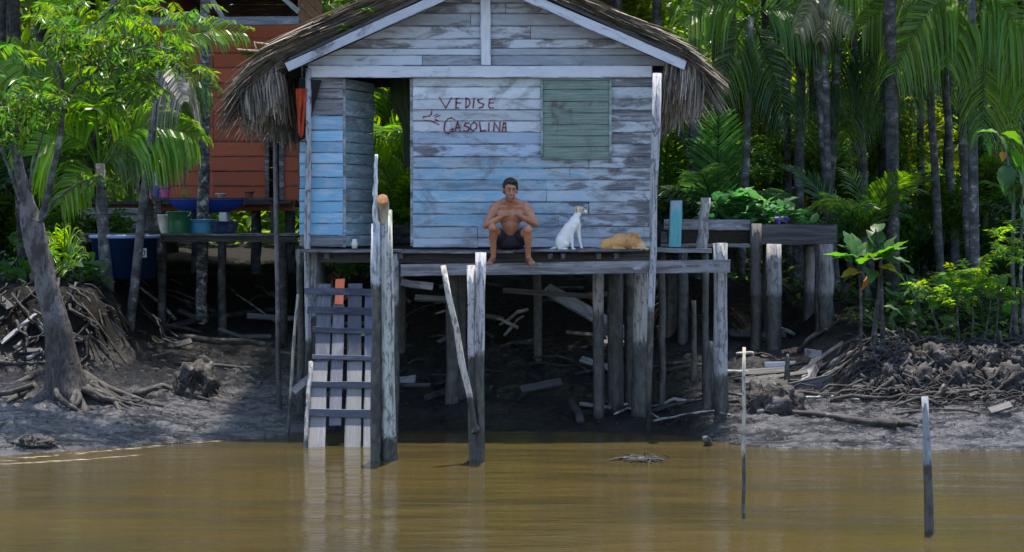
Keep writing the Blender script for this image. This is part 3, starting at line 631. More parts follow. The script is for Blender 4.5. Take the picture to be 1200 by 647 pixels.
# the far wall of the forest: one mass
r = random.Random(3); mb = MB()
for layer, (Y0, n) in enumerate(((25, 9000), (28.5, 9000), (32, 8000))):
    for i in range(n):
        x = r.uniform(-22, 22); z = r.uniform(1.2, 13.5)
        y = Y0+1.8*noise.noise(V((x*.35, z*.35, layer*7)))+r.gauss(0, .35)
        if noise.noise(V((x*.8, z*.9, layer*3+1))) < -.28: continue
        d = V((r.gauss(0, 1), r.gauss(-.4, .6), r.gauss(-.3, .8))).normalized(); leaf4(mb, V((x, y, z)), d, V((r.gauss(0, .5), -.3, 1)).normalized(), r.uniform(.35, .8), r.uniform(.08, .2))
for j in range(60):                                           # closed inner mass of leaves behind
    for i in range(110):
        x = -27.5+i*.5; z = .8+j*.25; y = 35.5+1.5*noise.noise(V((x*.4, z*.5, 3)))
        d = V((r.gauss(0, .5), -.25, r.gauss(-.6, .4))).normalized(); leaf4(mb, V((x, y, z+.5)), d, V((r.gauss(0, .4), -1, .3)).normalized(), 1.1, .5)
o = mb.build('far_forest', LEAF, color=(.085, .14, .02, 1)); tag(o, 'far wall of dense sunlit forest foliage beyond the clearing', 'forest', kind='stuff')

# ------------------------------------------------------------------ the red house and its deck
YR = 11.0; sR = (YR-CY)/F; r = random.Random(6)
red = thing('red_house', 'red-orange plank house half hidden behind the palms', 'house', (PX(215, YR), YR, 1.7))
REDP = (.52, .115, .045)
rowsR = [28+17.3*k for k in range(13)]
for k, (y0, y1) in enumerate(zip(rowsR, rowsR[1:])):
    spans = [(186, 250), (250, 313), (330, 350)] if y0 > 55 else [(186, 260), (260, 350)]
    for a, b in spans:
        plank(red, 'wall_plank', P(a, (y0+y1)/2, YR+r.uniform(-.006, .006)), P(b-.2, (y0+y1)/2, YR), (y1-y0-.5)*sR, .025, REDW, (*REDP, r.uniform(.95, 1.0)), rnd=r)
plank(red, 'skirt_board', P(90, 241.5, 10.2), P(345, 241.5, 10.2), 12*.0154, .03, REDW, (.42, .12, .06, .97), rnd=r)
plank(red, 'eave_beam', P(235, 25, 9.6), P(350, 24, 9.6), 10*.0151, .06, WX, (.14, .18, .26, .9), rnd=r)
plank(red, 'eave_beam', P(120, 26, 9.6), P(234, 25, 9.6), 10*.0151, .06, WX, (.14, .18, .26, .9), rnd=r)
for a, b in (((290, -40), (350, 14)), ((262, 22), (225, -40)), ((120, 22), (160, -40))): plank(red, 'roof_brace', P(*a, 9.9), P(*b, 9.9), .09, .05, WX, (.2, .22, .28, .7))
xa, xb = PX(185, YR), PX(350, YR)
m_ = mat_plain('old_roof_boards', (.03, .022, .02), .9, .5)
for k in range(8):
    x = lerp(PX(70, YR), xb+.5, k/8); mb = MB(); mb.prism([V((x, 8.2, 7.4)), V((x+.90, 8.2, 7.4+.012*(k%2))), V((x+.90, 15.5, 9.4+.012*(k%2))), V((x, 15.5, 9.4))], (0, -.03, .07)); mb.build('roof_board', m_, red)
for x in (xa, xb): 
    for k in range(22): plank(red, 'side_plank', (x, YR, 3.3+k*.26), (x, 15, 3.3+k*.26), .255, .02, WX, (*REDP, .9))
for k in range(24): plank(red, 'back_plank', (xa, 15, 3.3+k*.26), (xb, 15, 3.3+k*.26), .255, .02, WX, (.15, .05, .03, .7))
for k in range(8): plank(red, 'floor_board', (PX(95, YR), 10.2+k*.62, 3.16), (xb, 10.2+k*.62, 3.16), .6, .06, WD, (.1, .1, .1, .1), wdir=(0, 1, 0))
for px in (100, 165, 230, 300, 340):
    for Y in (10.4, 14.5): post(red, 'stilt', [(PX(px, Y), Y, ground(PX(px, Y), Y)-.2), (PX(px, Y), Y, 3.12)], .09, BARKD, (1, 1, 1, 1), 8, px)
for px in (186, 313, 330): plank(red, 'door_jamb', P(px, 88, YR-.03), P(px, 234, YR-.03), .08, .06, WZ, (.10, .04, .03, .8), wdir=(1, 0, 0))
deck = thing('plank_deck', 'dark plank deck in front of the red house', 'deck', (PX(215, 8), 8, 1.75)); ZD = 2.63
for k in range(11): plank(deck, 'deck_board', (PX(92, 7)-.1, 6.9+k*.215, ZD-.02), (PX(350, 7), 6.9+k*.215, ZD-.02), .205, .035, WX, (.3, .32, .36, .25), wdir=(0, 1, 0), rnd=r)
plank(deck, 'deck_beam', P(95, 279, 6.95), P(348, 279, 6.95), .13, .06, WD, (.2, .2, .25, .3))
for px in (98, 190, 260, 332):
    for Y in (7.0, 8.8): post(deck, 'stilt', [(PX(px, Y), Y, ground(PX(px, Y), Y)-.3), (PX(px, Y), Y, ZD-.05)], .07, BARKD, (1, 1, 1, 1), 8, px)
sf = thing('plank_shelf', 'dark plank shelf holding the bottle and pink cup', 'shelf', P(230, 240, 8.6)); zs = PZ(231.5, 8.6)
plank(sf, 'shelf_board', (PX(183, 8.6), 8.55, zs-.03), (PX(325, 8.6), 8.55, zs-.03), .28, .05, WD, (.1, .1, .12, .2), wdir=(0, 1, 0))
for px in (187, 320): plank(sf, 'leg', (PX(px, 8.6), 8.55, ZD), (PX(px, 8.6), 8.55, zs-.055), .08, .06, WDZ, (.1, .1, .12, .2), wdir=(1, 0, 0))
lw = thing('board_rail', 'low rail of mottled white boards beside the blue tank', 'railing', P(136, 272, 9.05))
for k, (y, a, b) in enumerate(((247.5, 92, 176), (256.5, 97, 178), (266, 95, 177))): plank(lw, 'rail_board', P(a, y, 9.05), P(b, y+.5, 9.05), 8.2*.0149, .03, mat_wood('mottled_white_wood', 'x', (.015, .014, .014), (.62, .60, .57)) if k == 0 else bpy.data.materials['mottled_white_wood'], (.65, .63, .6, .32), rnd=r)  # white patches over near-black boards
for px in (104, 140, 172): plank(lw, 'rail_post', (PX(px, 9.1), 9.09, ZD), P(px, 243, 9.09), .07, .04, WDZ, (.1, .1, .1, .1), wdir=(1, 0, 0))
def plastic(name, c, rough=.35): return mat_plain(name, c, rough, .15, 5, .05)
PBLUE = plastic('blue_plastic', (.012, .045, .30)); PDBLUE = plastic('dark_blue_plastic', (.009, .028, .095)); PGREEN = plastic('green_plastic', (.01, .12, .05)); PWHITE = plastic('white_plastic', (.62, .62, .58)); PLBLUE = plastic('light_blue_plastic', (.08, .32, .55)); PPINK = plastic('pink_plastic', (.72, .12, .45)); PLILAC = plastic('lilac_plastic', (.16, .12, .55))
def vessel(name, label, cat, px, bot, Y, r0, r1, h, mat, z=None, handle=True, sx=1, sy=1):
    x = PX(px, Y); t = thing(name, label, cat, (x, Y, z if z is not None else ZD))
    mb = MB(); mb.lathe([(0, 0), (r0, 0), (r0*1.02, .01), (lerp(r0, r1, .5)*1.01, h*.5), (r1, h), (r1+.012, h), (r1+.012, h-.02), (r1+.004, h-.022), (r1-.006, h-.004), (r0-.01, .02), (0, .02)], WL[t], 22, sx, sy)
    mb.build('shell', mat, t, None, True)
    if handle:
        mb = MB(); pts = [WL[t]+V((math.cos(a)*(r1+.01)*sx, -abs(math.sin(a))*.02-r1*sy*.5*math.sin(a)-.02, h-.02-.10*math.sin(a))) for a in [math.pi*k/10 for k in range(11)]]; mb.tube(pts, .006, 5); mb.build('handle', PWHITE, t)
    return t
vessel('green_bucket', 'dark green bucket on the plank deck', 'bucket', 209.5, 273, 7.15, .165, .19, .36, PGREEN)
vessel('white_bucket', 'dirty white bucket behind the green bucket', 'bucket', 193, 273, 7.5, .10, .12, .31, PWHITE)
vessel('dark_blue_basin', 'dark blue basin at the edge of the plank deck', 'basin', 263, 273, 7.1, .19, .235, .2, PDBLUE, handle=False)
vessel('light_blue_tub', 'light blue tub between the green bucket and dark blue basin', 'tub', 236, 273, 7.45, .20, .24, .23, PLBLUE, handle=False)
vessel('pink_cup', 'pink plastic cup next to the bottle on the shelf', 'cup', 193.5, 230, 8.5, .065, .085, .19, PPINK, z=zs, handle=False)
vessel('white_bowl', 'small white bowl on the shelf under the red wall', 'bowl', 259, 231, 8.55, .05, .09, .07, PWHITE, z=zs, handle=False)
vessel('flower_pot', 'small clay pot with a sprig on the shelf under the red wall', 'pot', 292, 231, 8.55, .06, .085, .11, mat_plain('clay', (.25, .10, .05), .9), z=zs, handle=False)
t = thing('detergent_bottle', 'white bottle with lilac-blue lower half on the shelf', 'bottle', V((PX(181, 8.5), 8.5, zs)))
o_ = WL[t]; mb = MB(); mb.lathe([(0, 0), (.07, 0), (.08, .02), (.08, .2), (.078, .205)], o_, 16, 1, .6); mb.build('label_sleeve', PLILAC, t, None, True)
mb = MB(); mb.lathe([(.077, .2), (.075, .25), (.055, .36), (.03, .42), (.028, .44)], o_, 16, 1, .6); mb.build('shell', PWHITE, t, None, True)
mb = MB(); mb.lathe([(.03, .435), (.03, .49), (0, .49)], o_, 12); mb.build('cap', PLILAC, t, None, True)
mb = MB(); mb.tube([o_+V((.04, 0, .37)), o_+V((.09, 0, .33)), o_+V((.085, 0, .23)), o_+V((.06, 0, .2))], .014, 7); mb.build('handle', PWHITE, t, None, True)
# blue hull on trestles
t = thing('blue_hull', 'long glossy blue plastic hull resting on the deck under the palm trunk', 'boat', (PX(243, 8.2), 8.15, ZD)); mb = MB(); n = 13; ring = 9
cx = PX(243, 8.2); zt = PZ(234.5, 8.2); zb = PZ(249.5, 8.2)
for i in range(n):
    s = i/(n-1)*2-1; x = cx+s*.63; wdt = .26*(1-abs(s)**3.2)+.02; hh_ = (zt-zb)*(1-.75*abs(s)**4)
    for k in range(ring):
        a = math.pi*k/(ring-1); mb.v.append(V((x, 8.15-math.cos(a)*wdt, zt-hh_*math.sin(a)**.6)))
for i in range(n-1):
    for k in range(ring-1): b = i*ring+k; mb.f.append((b, b+ring, b+ring+1, b+1))
mb.build('hull', PBLUE, t, None, True)
mb = MB(); mb.tube([V((cx+s*.63, 8.15-.26*(1-abs(s)**3.2)-.02, zt+.004)) for s in [k/10*2-1 for k in range(21) if k <= 20][:11]] , .014, 6); mb.build('gunwale', PBLUE, t, None, True)
for dx in (-.35, .3):
    mb = MB(); mb.box((cx+dx, 8.15, (ZD+zb)/2), (.06, .2, (zb-ZD)/2+.01)); mb.build('support_block', WD, t)
# blue water tank with its label
t = thing('water_tank', 'big dark blue plastic tank under the deck edge with a white FO label', 'tank', P(146, 326, 6.35)); c0 = WL[t]; s6 = (6.35-CY)/F
mb = MB(); mb.lathe([(0, 0), (35*s6, 0), (38*s6, 46*s6), (40*s6, 46*s6), (40*s6, 50*s6), (37*s6, 50*s6), (34*s6, .03), (0, .03)], c0, 28); mb.build('shell', PDBLUE, t, None, True)
mb = MB(); mb.lathe([(40.3*s6, 47*s6), (41*s6, 49*s6), (40.3*s6, 51*s6), (37*s6, 50.5*s6)], c0, 28); mb.build('rim', plastic('pale_blue_plastic', (.22, .28, .5)), t, None, True)
def tank(px, py):
    x = PX(px, 5.9)-c0.x; z = PZ(py, 5.9); rr_ = lerp(35, 38, (z-c0.z)/(46*s6))*s6; return V((c0.x+x, c0.y-math.sqrt(max(0, rr_**2-x**2))-.006, z))
mb = MB(); q = [tank(p, y) for y in (302, 291) for p in (157, 161, 165, 169.5)]; mb.add(q, [(0, 1, 5, 4), (1, 2, 6, 5), (2, 3, 7, 6)]); tl = mb.build('tank_label', PWHITE, t)
mb = MB()
for pl in ([(159, 300), (159, 293), (162.3, 293)], [(159, 296.5), (161.8, 296.5)], [(167.6, 294.3), (166.3, 293), (164.7, 293.3), (164, 296), (164.2, 299), (165.5, 300), (167, 299.6), (167.8, 297), (167.6, 294.3)]):
    for a, b in zip(pl, pl[1:]):
        a, b = tank(*a), tank(*b); d = (b-a).normalized(); s_ = V((-d.z, 0, d.x))*.008; mb.prism([a-s_+V((0, -.004, 0)), b-s_+V((0, -.004, 0)), b+s_+V((0, -.004, 0)), a+s_+V((0, -.004, 0))], (0, -.003, 0))
o = mb.build('tank_lettering', plastic('navy_ink', (.02, .03, .15)), tl); o['kind'] = 'stuff'
o = post(None, 'leaning_post', [P(185, 300, 6.75), P(180, 270, 6.75), P(166, 188, 6.75)], [.1, .1, .085], BARKD, (1, 1, 1, 1), 9); tag(o, 'thick dark post leaning beside the tank with a pink cloth over its top', 'post')
mb = MB(); r = random.Random(2); nu, nv = 9, 10
for i in range(nu):
    for k in range(nv):
        u = i/(nu-1)*2-1; v_ = k/(nv-1); mb.v.append(P(168+u*(3+7*abs(u)*.6)-(2 if u < 0 else -3)*v_+u*2*math.sin(v_*9), 186+abs(u)**1.3*(46 if u > 0 else 38)+v_*5+math.sin(u*7)*1.2, 6.63+.26*v_))
for i in range(nu-1):
    for k in range(nv-1): b = i*nv+k; mb.f.append((b, b+nv, b+nv+1, b+1))
tag(mb.build('pink_cloth', mat_plain('pink_cloth', (.5, .12, .25), .9, .4, 12, .4), None, None, True), 'pink cloth draped over the top of the leaning dark post', 'cloth')
o = post(None, 'broom_handle', [P(217, 233, 10.6), P(215.5, 185, 10.8)], .014, WZ, (.15, .08, .05, .5), 6)
t = thing('broom', 'broom with a yellow head leaning on the red wall', 'broom', P(217, 233, 10.6)); o.parent = t; o.location = (0, 0, 0)
mb = MB()
for k in range(40): a = P(217, 222, 10.6); mb.strip([a+V((r.uniform(-.03, .03), 0, 0)), a+V((r.uniform(-.13, .13), r.uniform(-.03, .03), -.18))], [.006, .004], V((1, 0, 0)))
mb.build('bristles', mat_plain('yellow_bristles', (.4, .28, .06), .8), t)['kind'] = 'stuff'
# mottled palm in front of the red house
trunk_palm('slim black and white mottled palm trunk in front of the red wall', 240.5, 0, 236, 7.6, 7.6, 61, G1, 10, 8.0, BARKM)
def door_tree(): pass

# low herbs that cover the forest floor
r = random.Random(33); mb = MB()
for i in range(5200):
    px = r.choice([r.uniform(850, 1260), r.uniform(990, 1260), r.uniform(-60, 125)]); Y = r.uniform(3.7 if px > 995 else (7.0 if px > 500 else 5.2), 12); x = PX(px, Y)
    if noise.noise(V((x*.9, Y*.9, 4))) < -.12 or Y-shore(x) < 3.6: continue
    z = ground(x, Y); h = r.uniform(.03, .38)*(.6+.8*noise.noise(V((x*1.4, Y*1.4, 9)))); a = r.uniform(0, 6.28)
    leaf4(mb, V((x, Y, z+max(.02, h))), V((math.cos(a), math.sin(a), r.gauss(0, .4))).normalized(), V((r.gauss(0, .3), r.gauss(0, .3), 1)).normalized(), r.uniform(.10, .26), r.uniform(.02, .06))
tag(mb.build('forest_floor_herbs', LEAF, color=(.04, .085, .022, 1)), 'low dark herbs covering the forest floor behind the bank', 'ground cover', kind='stuff')

rd = random.Random(77)
for i, (px, py, Y, rx, rz, c, lb) in enumerate(((880, 125, 12.5, .8, .7, G4, 'light green understorey tree glowing above the planter plants'), (1008, 120, 13.5, .8, .7, G4, 'light green understorey tree between the crossing trunks and the speckled palms'), (1062, 170, 12, .7, .6, G1, 'understorey tree with small leaves left of the first speckled trunk'), (745, 45, 13, 1.0, .7, G4, 'light green treetop showing over the roof slope near the thick trunk'), (690, 15, 13.5, 1.0, .6, G4, 'light green treetop showing over the roof slope near the ridge'), (900, 205, 11.5, .8, .5, G1, 'small-leaved understorey tree just above the planter plants'), (1160, 210, 10.5, .7, .6, G1, 'small-leaved understorey tree behind the slender drooping-leaved tree'), (1110, 250, 9.5, .6, .4, G2, 'dark small-leaved understorey tree low between the speckled trunks'), (925, 60, 13.5, .9, .7, G1, 'small-leaved treetop high between the pale straight trunk and the dark leaning one'), (850, 205, 10, .6, .5, G2, 'small-leaved understorey tree behind the weathered post'))):
    x, z = PX(px, Y), PZ(py, Y); g0 = ground(x, Y); t = thing('understorey_tree', lb.replace('left of', 'beside'), 'tree', (x, Y, g0))
    post(t, 'trunk', [(x+rd.uniform(-.3, .3), Y, g0-.1), (x, Y, z)], [.05, .02], BARKD, (1, 1, 1, 1), 7, i)
    for k in range(2): o = inst('crown', BALL[(i+k) % 3], t, (x+rd.gauss(0, .3*rx), Y+rd.gauss(0, .3), z+rd.gauss(0, .3*rz)), (rd.gauss(0, .3), rd.gauss(0, .3), rd.uniform(0, 6)), (rx, rx, rz), c); o['kind'] = 'stuff'
# ------------------------------------------------------------------ bank trees and plants that stand out
def bez(a, b, c, n=12): return [a*(1-t)**2+b*2*t*(1-t)+c*t*t for t in [k/n for k in range(n+1)]]
def spray_mesh(seed, n=6, L=.34, ll=.17, lw=.024):
    r = random.Random(seed); mb = MB(); pts = [V((0, 0, 0)), V((L*.5, 0, .03)), V((L, 0, -.02))]; mb.tube(pts, [.004, .003, .002], 4, cap=False)
    for k in range(n):
        s = (k+.6)/n; p = V((L*s, 0, .03*math.sin(s*3)))
        for q in (-1, 1):
            d = V((.55+r.gauss(0, .12), q*(.75+r.gauss(0, .1)), -.35+r.gauss(0, .15))).normalized(); leaf4(mb, p, d, V((r.gauss(0, .25), r.gauss(0, .25), 1)), ll*r.uniform(.8, 1.15), lw)
    leaf4(mb, pts[-1], V((1, 0, -.3)).normalized(), V((0, 0, 1)), ll, lw); me = mb.mesh('leaf_spray'); me.materials.append(LEAF); return me
SPR = [spray_mesh(s) for s in (1, 2, 3)]; SPRS = [spray_mesh(s, 4, .16, .10, .020) for s in (7, 8)]
rd = random.Random(90)
YT = 2.3; tb = P(72, 474, YT); tree = thing('river_tree', 'leaning river tree with a flared buttress trunk and drooping light green leaf sprays', 'tree', (tb.x, YT, ground(tb.x, YT)))
# trunk with buttress flanges
mb = MB(); path = [(79, 480, 40), (77, 455, 27), (74, 425, 20), (70, 395, 17), (63, 365, 15), (54, 330, 13.5), (45, 295, 13.5), (38, 262, 14), (32, 235, 8), (23, 200, 6.5), (15, 165, 5)]
nr = 28; s = (YT-CY)/F; sub = []
for a, b in zip(path, path[1:]):
    for k in range(3): sub.append(tuple(lerp(a[i], b[i], k/3) for i in range(3)))
sub.append(path[-1])
for (px, py, rp) in sub:
    c = P(px, py, YT); fl = sst(22, 40, rp)
    for k in range(nr):
        a = 2*math.pi*k/nr; lob = .5+.5*math.cos(a*6+1.3*math.sin(a*2)+.6); q = rp*s*(1+fl*(.9*lob**2-.3)+.16*noise.noise(V((math.cos(a)*1.5, math.sin(a)*1.5, py*.05))))
        mb.v.append(c+V((math.cos(a)*q, math.sin(a)*q*.8, 0)))
for i in range(len(sub)-1):
    for k in range(nr): mb.f.append((i*nr+k, i*nr+(k+1) % nr, (i+1)*nr+(k+1) % nr, (i+1)*nr+k))
m, nt, out = newmat('river_tree_bark'); tc = node(nt, 'TexCoord').outputs['Object']; pz = node(nt, 'SeparateXYZ', {0: node(nt, 'NewGeometry').outputs['Position']}).outputs[2]
a1 = noise_(nt, mapped(nt, tc, (5, 5, 3)), 1, 7, .72, .5); a2 = noise_(nt, mapped(nt, tc, (26, 26, 7)), 1, 6, .7)
c1 = mixc(nt, mr(nt, a1, .42, .55), (.035, .03, .032), (.13, .12, .125)); c1 = mixc(nt, mr(nt, a2, .55, .66), c1, (.05, .045, .04)); c1 = mixc(nt, mr(nt, a1, .6, .68), c1, (.16, .13, .05))
c2 = mixc(nt, mr(nt, a2, .4, .65), (.018, .016, .015), (.075, .066, .06))
tide = mr(nt, math_(nt, 'ADD', pz, math_(nt, 'MULTIPLY', a1, .5)), 1.55, 1.85)
pbsdf(nt, out, Base_Color=mixc(nt, tide, c2, c1), Roughness=.75, Normal=bump(nt, math_(nt, 'ADD', a1, a2), .8, .03)); TBARK = m
mb.build('trunk', TBARK, tree, None, True)
def branch(pl, r0, r1, mat=BARK, parent=None, Y=YT, dy=0, name='branch'):
    s_ = (Y-CY)/F; pts = [P(x, y, Y+dy*i/max(1, len(pl)-1)) for i, (x, y) in enumerate(pl)]
    o = post(parent or tree, name, pts, [lerp(r0, r1, i/(len(pl)-1))*s_ for i in range(len(pl))], mat, (1, 1, 1, 1), 7, len(pl), .006, .05, 4); return o
branch([(44, 268), (57, 225), (68, 175), (75, 125), (73, 95), (66, 72)], 4.2, 2.2, dy=-.3)
branch([(74, 122), (90, 100), (112, 84), (128, 68)], 1.8, .9, dy=-.5); branch([(75, 110), (64, 85), (52, 62)], 1.5, .8, dy=-.2)
branch([(36, 262), (50, 258), (66, 232), (95, 214), (112, 209)], 1.9, 1.0, dy=-.6); branch([(28, 245), (10, 195), (-8, 150)], 2.8, 1.5, dy=-.3)
branch([(32, 252), (20, 205), (12, 165), (5, 145)], 2.6, 1.2, dy=-.7); branch([(76, 92), (105, 74), (140, 62), (175, 52), (205, 60)], 1.6, .7, dy=-1.0); branch([(110, 84), (150, 78), (178, 92)], 1.1, .6, dy=-.8)
branch([(69, 75), (90, 45), (120, 20), (150, -8)], 1.5, .8, dy=-.5); branch([(30, 240), (40, 190), (52, 150), (70, 128)], 1.8, .8, dy=-.6)
CL = [(78, 32, 26, 9), (117, 36, 26, 10), (140, 48, 22, 9), (104, 56, 26, 10), (170, 55, 22, 8), (203, 64, 18, 7), (156, 90, 24, 9), (182, 96, 18, 6), (108, 86, 22, 6), (40, 104, 24, 10), (26, 120, 24, 10), (56, 122, 22, 9), (8, 96, 22, 8), (4, 132, 20, 7), (117, 211, 15, 7), (190, 26, 26, 8), (218, 8, 22, 6), (226, 80, 12, 4), (150, 15, 26, 8), (60, 12, 26, 7), (20, 60, 22, 5), (130, 118, 14, 3), (90, 75, 22, 6), (8, 160, 14, 4)]
for (px, py, rp, n) in CL:
    for k in range(int(n*1.15)):
        a = rd.uniform(0, 6.28); q = rd.random()**.5*rp; Y = YT-.5+rd.gauss(0, .35); p = P(px+math.cos(a)*q, py+math.sin(a)*q*.62, Y)
        inst('leaf_spray', rd.choice(SPR), tree, p, (rd.gauss(0, .3), rd.gauss(.25, .25), rd.uniform(0, 6.28)), rd.uniform(.75, 1.1)*(.8 if py > 200 else 1), rd.choice([(.055, .115, .018, 1), (.045, .10, .018, 1), (.09, .15, .02, 1)]))
for k in range(15):
    a = rd.uniform(-3.4, .4) if k > 1 else rd.choice([-.05, .1]); L = rd.uniform(.5, 1.1)*(1.25 if k < 4 else 1); r0 = .42
    pts = []
    for i in range(8):
        t_ = i/7; q = r0*.9+L*t_; aa = a+.25*math.sin(t_*4+k); x = tb.x+math.cos(aa)*q; y = YT+math.sin(aa)*q*.75; pts.append(V((x, y, ground(x, y)+.16*(1-t_)**2+.02-.04*t_)))
    mb = MB(); mb.tube(pts, [lerp(.05, .012, i/7)*rd.uniform(.7, 1.2) for i in range(8)], 7, .1, rd); mb.build('root', ROOTM, tree, None, True)
for pl in ([(95, 445), (120, 455), (150, 466), (180, 477), (192, 479)], [(98, 440), (130, 462), (165, 470)], [(160, 465), (190, 455), (215, 463), (245, 472)], [(40, 455), (15, 470), (8, 474)], [(45, 440), (22, 452), (-5, 460)]):
    pts = [hit(*p)+V((0, 0, .03)) for p in pl]; mb = MB(); mb.tube(bez(pts[0], pts[len(pts)//2], pts[-1], 8) if len(pts) < 4 else pts, [lerp(.06, .022, i/8) for i in range(9)][:max(len(pts), 9)] if len(pts) < 4 else [lerp(.065, .02, i/(len(pts)-1)) for i in range(len(pts))], 8, .1, rd); mb.build('root', ROOTM, tree, None, True)
# feather-leaved palms on the left bank: leaves laid out one by one
def special_palm(name, label, base, leaves, color, Y, n=34, ll=.6, droop=.6, stems=(), lw=.023):
    t = thing(name, label, 'palm tree', base)
    for (px, py, r0, top) in stems: post(t, 'trunk', [V((PX(px, Y), Y, ground(PX(px, Y), Y)-.2)), P(top[0], top[1], Y)], [r0*1.15*(Y-CY)/F, r0*.85*(Y-CY)/F], BARK, (1, 1, 1, 1), 9, px)
    for i, (a, b, c, k) in enumerate(leaves):
        r_ = random.Random(i*7+3); yy = Y+k.get('dy', 0)
        mb = MB(); frond_into(mb, bez(P(*a, yy+.3), P(*b, yy), P(*c, yy-.35), 10), k.get('n', n), k.get('ll', ll), k.get('lw', lw), k.get('droop', droop), r_, spread=k.get('spread', .8), fwd=k.get('fwd', .5), up=V(k.get('up', (0, -1, .45))), start=k.get('start', .15))
        mb.build('frond', LEAF, t, None, False, color=k.get('c', color))
    return t
YG = (.125, .235, .018, 1)
special_palm('young_palm', 'young palm with big sunlit feather leaves hanging before the red house', (PX(127, 5.9), 5.9, ground(PX(127, 5.9), 5.9)),
 [((117, 200), (146, 118), (230, 162), dict(n=58, ll=0.84, droop=.75, start=.25, lw=.03)), ((117, 200), (114, 105), (108, 128), dict(n=40, ll=0.62, droop=.9, start=.45, spread=1.2, fwd=.15, lw=.03)),
  ((115, 200), (88, 128), (38, 182), dict(n=58, ll=0.88, droop=.7, start=.25, lw=.03)), ((118, 200), (140, 160), (205, 195), dict(n=34, ll=0.56, droop=.8, dy=.4, c=G2)),
  ((117, 195), (160, 10), (288, 38), dict(n=48, ll=0.62, droop=.4, dy=.5, start=.35)), ((116, 195), (100, -10), (160, 22), dict(n=40, ll=0.70, droop=.8, start=.45, dy=.2, lw=.028)), ((115, 195), (60, 40), (-20, 72), dict(n=48, ll=0.77, droop=.6, start=.3, dy=.3, lw=.028)),
  ((118, 195), (170, 30), (250, 108), dict(n=40, ll=0.68, droop=.7, start=.35, dy=.6, c=G2)), ((115, 195), (80, 60), (40, 60), dict(n=34, ll=0.68, droop=.8, dy=.6, c=G1)), ((118, 198), (190, 100), (238, 118), dict(n=30, ll=0.56, droop=.8, dy=.9, c=G2)), ((116, 195), (110, 20), (60, -5), dict(n=40, ll=0.68, droop=.6, dy=.5)), ((116, 205), (100, 180), (70, 240), dict(n=36, ll=0.56, droop=.6, dy=-.1, start=.3, lw=.028))],
 YG, 5.9, stems=((127, 330, 7.0, (117, 192)),))
special_palm('palm_seedling', 'small bright palm seedling sprouting from the bank beside the blue tank', (PX(78, 4.0), 4.0, ground(PX(78, 4.0), 4.0)),
 [((76, 300), (66, 265), (52, 284), {}), ((77, 300), (80, 262), (95, 283), {}), ((76, 302), (70, 290), (56, 306), {}), ((77, 302), (88, 290), (97, 304), {}), ((76, 298), (75, 265), (76, 268), {}), ((77, 304), (76, 310), (80, 318), {})], YG, 4.0, 16, .28, .5, lw=.013)
special_palm('dead_leaf_palm', 'grey dead palm leaves hanging beside the green ones near the red wall', (PX(196, 5.6), 5.6, ground(PX(196, 5.6), 5.6)), [((192, 60), (205, 85), (216, 120), dict(n=30, ll=.5, droop=1.6, c=(.2, .19, .19, 1)))], YG, 5.6, stems=((150, 290, 5, (190, 62)),))
# big drooping leaves over the right bank
special_palm('tall_palm', 'sunlit palm with long drooping feather leaves at the top of the right bank', (PX(1142, 7.0), 7.0, ground(PX(1142, 7.0), 7.0)),
 [((1136, -8), (1085, -10), (1047, 88), dict(n=40, ll=.8, droop=.8)), ((1138, -8), (1110, 30), (1108, 78), dict(n=44, ll=.7, droop=.8)), ((1142, -10), (1205, -5), (1202, 128), dict(n=40, ll=.85, droop=.8)), ((1140, -10), (1160, 60), (1150, 160), dict(n=40, ll=.8, droop=.7)), ((1140, -10), (1180, 20), (1245, 70), dict(n=44, ll=.7, droop=1.0)), ((1135, -12), (1070, -30), (1010, 30), dict(n=46, ll=.7, droop=1.1, c=G1, dy=.8)), ((1135, -12), (1080, 30), (1062, 128), dict(n=46, ll=.6, droop=.8, c=G2, dy=.8)), ((1140, -10), (1195, 60), (1182, 180), dict(n=46, ll=.6, droop=.8, c=G1, dy=.9))],
 (.10, .205, .02, 1), 7.0, n=38, ll=.7, lw=.03, stems=((1142, 300, 5.5, (1139, -5)),))
special_palm('shaded_palm', 'shaded palm with dark leaves drooping between the roof eave and the grey trunks', (PX(860, 8.4), 8.4, ground(PX(860, 8.4), 8.4)),
 [((880, 20), (860, 30), (838, 130), dict(c=G2)), ((880, 18), (920, -10), (985, 60), dict(c=G2)), ((880, 18), (840, -15), (800, 30), dict(c=G1)), ((880, 20), (900, 60), (925, 150), dict(c=G3))], G2, 8.4, n=34, ll=.7, droop=.8, stems=((868, 300, 4.5, (880, 20)),))
special_palm('shaded_palm', 'shaded palm with dark leaves hanging behind the crossing trunks', (PX(1015, 9.2), 9.2, ground(PX(1015, 9.2), 9.2)),
 [((1000, 30), (985, 60), (955, 130), dict(c=G3)), ((1000, 30), (1020, 50), (1045, 150), dict(c=G3)), ((1000, 28), (1045, 10), (1085, 90), dict(c=G2)), ((1000, 28), (960, 5), (905, 60), dict(c=G3)), ((1000, 30), (1003, 90), (990, 180), dict(c=G2)), ((1000, 26), (1040, -20), (1090, 10), dict(c=G1))], G2, 9.2, n=34, ll=.7, droop=.8, stems=((1022, 300, 4.5, (1000, 30)),))
special_palm('dry_palm', 'palm with pale dry leaves spreading at the frame top behind the planter', (PX(974, 8.0), 8.0, ground(PX(974, 8.0), 8.0)),
 [((966, -14), (950, 0), (935, 40), dict(c=(.24, .24, .15, 1))), ((966, -14), (985, 0), (998, 34), dict(c=(.22, .23, .14, 1))), ((966, -14), (968, 10), (962, 48), dict(c=(.22, .23, .14, 1))), ((966, -16), (1000, -20), (1030, 20), dict(c=G1))], G2, 8.0, n=30, ll=.36, droop=.9, stems=((974, 300, 4, (966, -14)),))

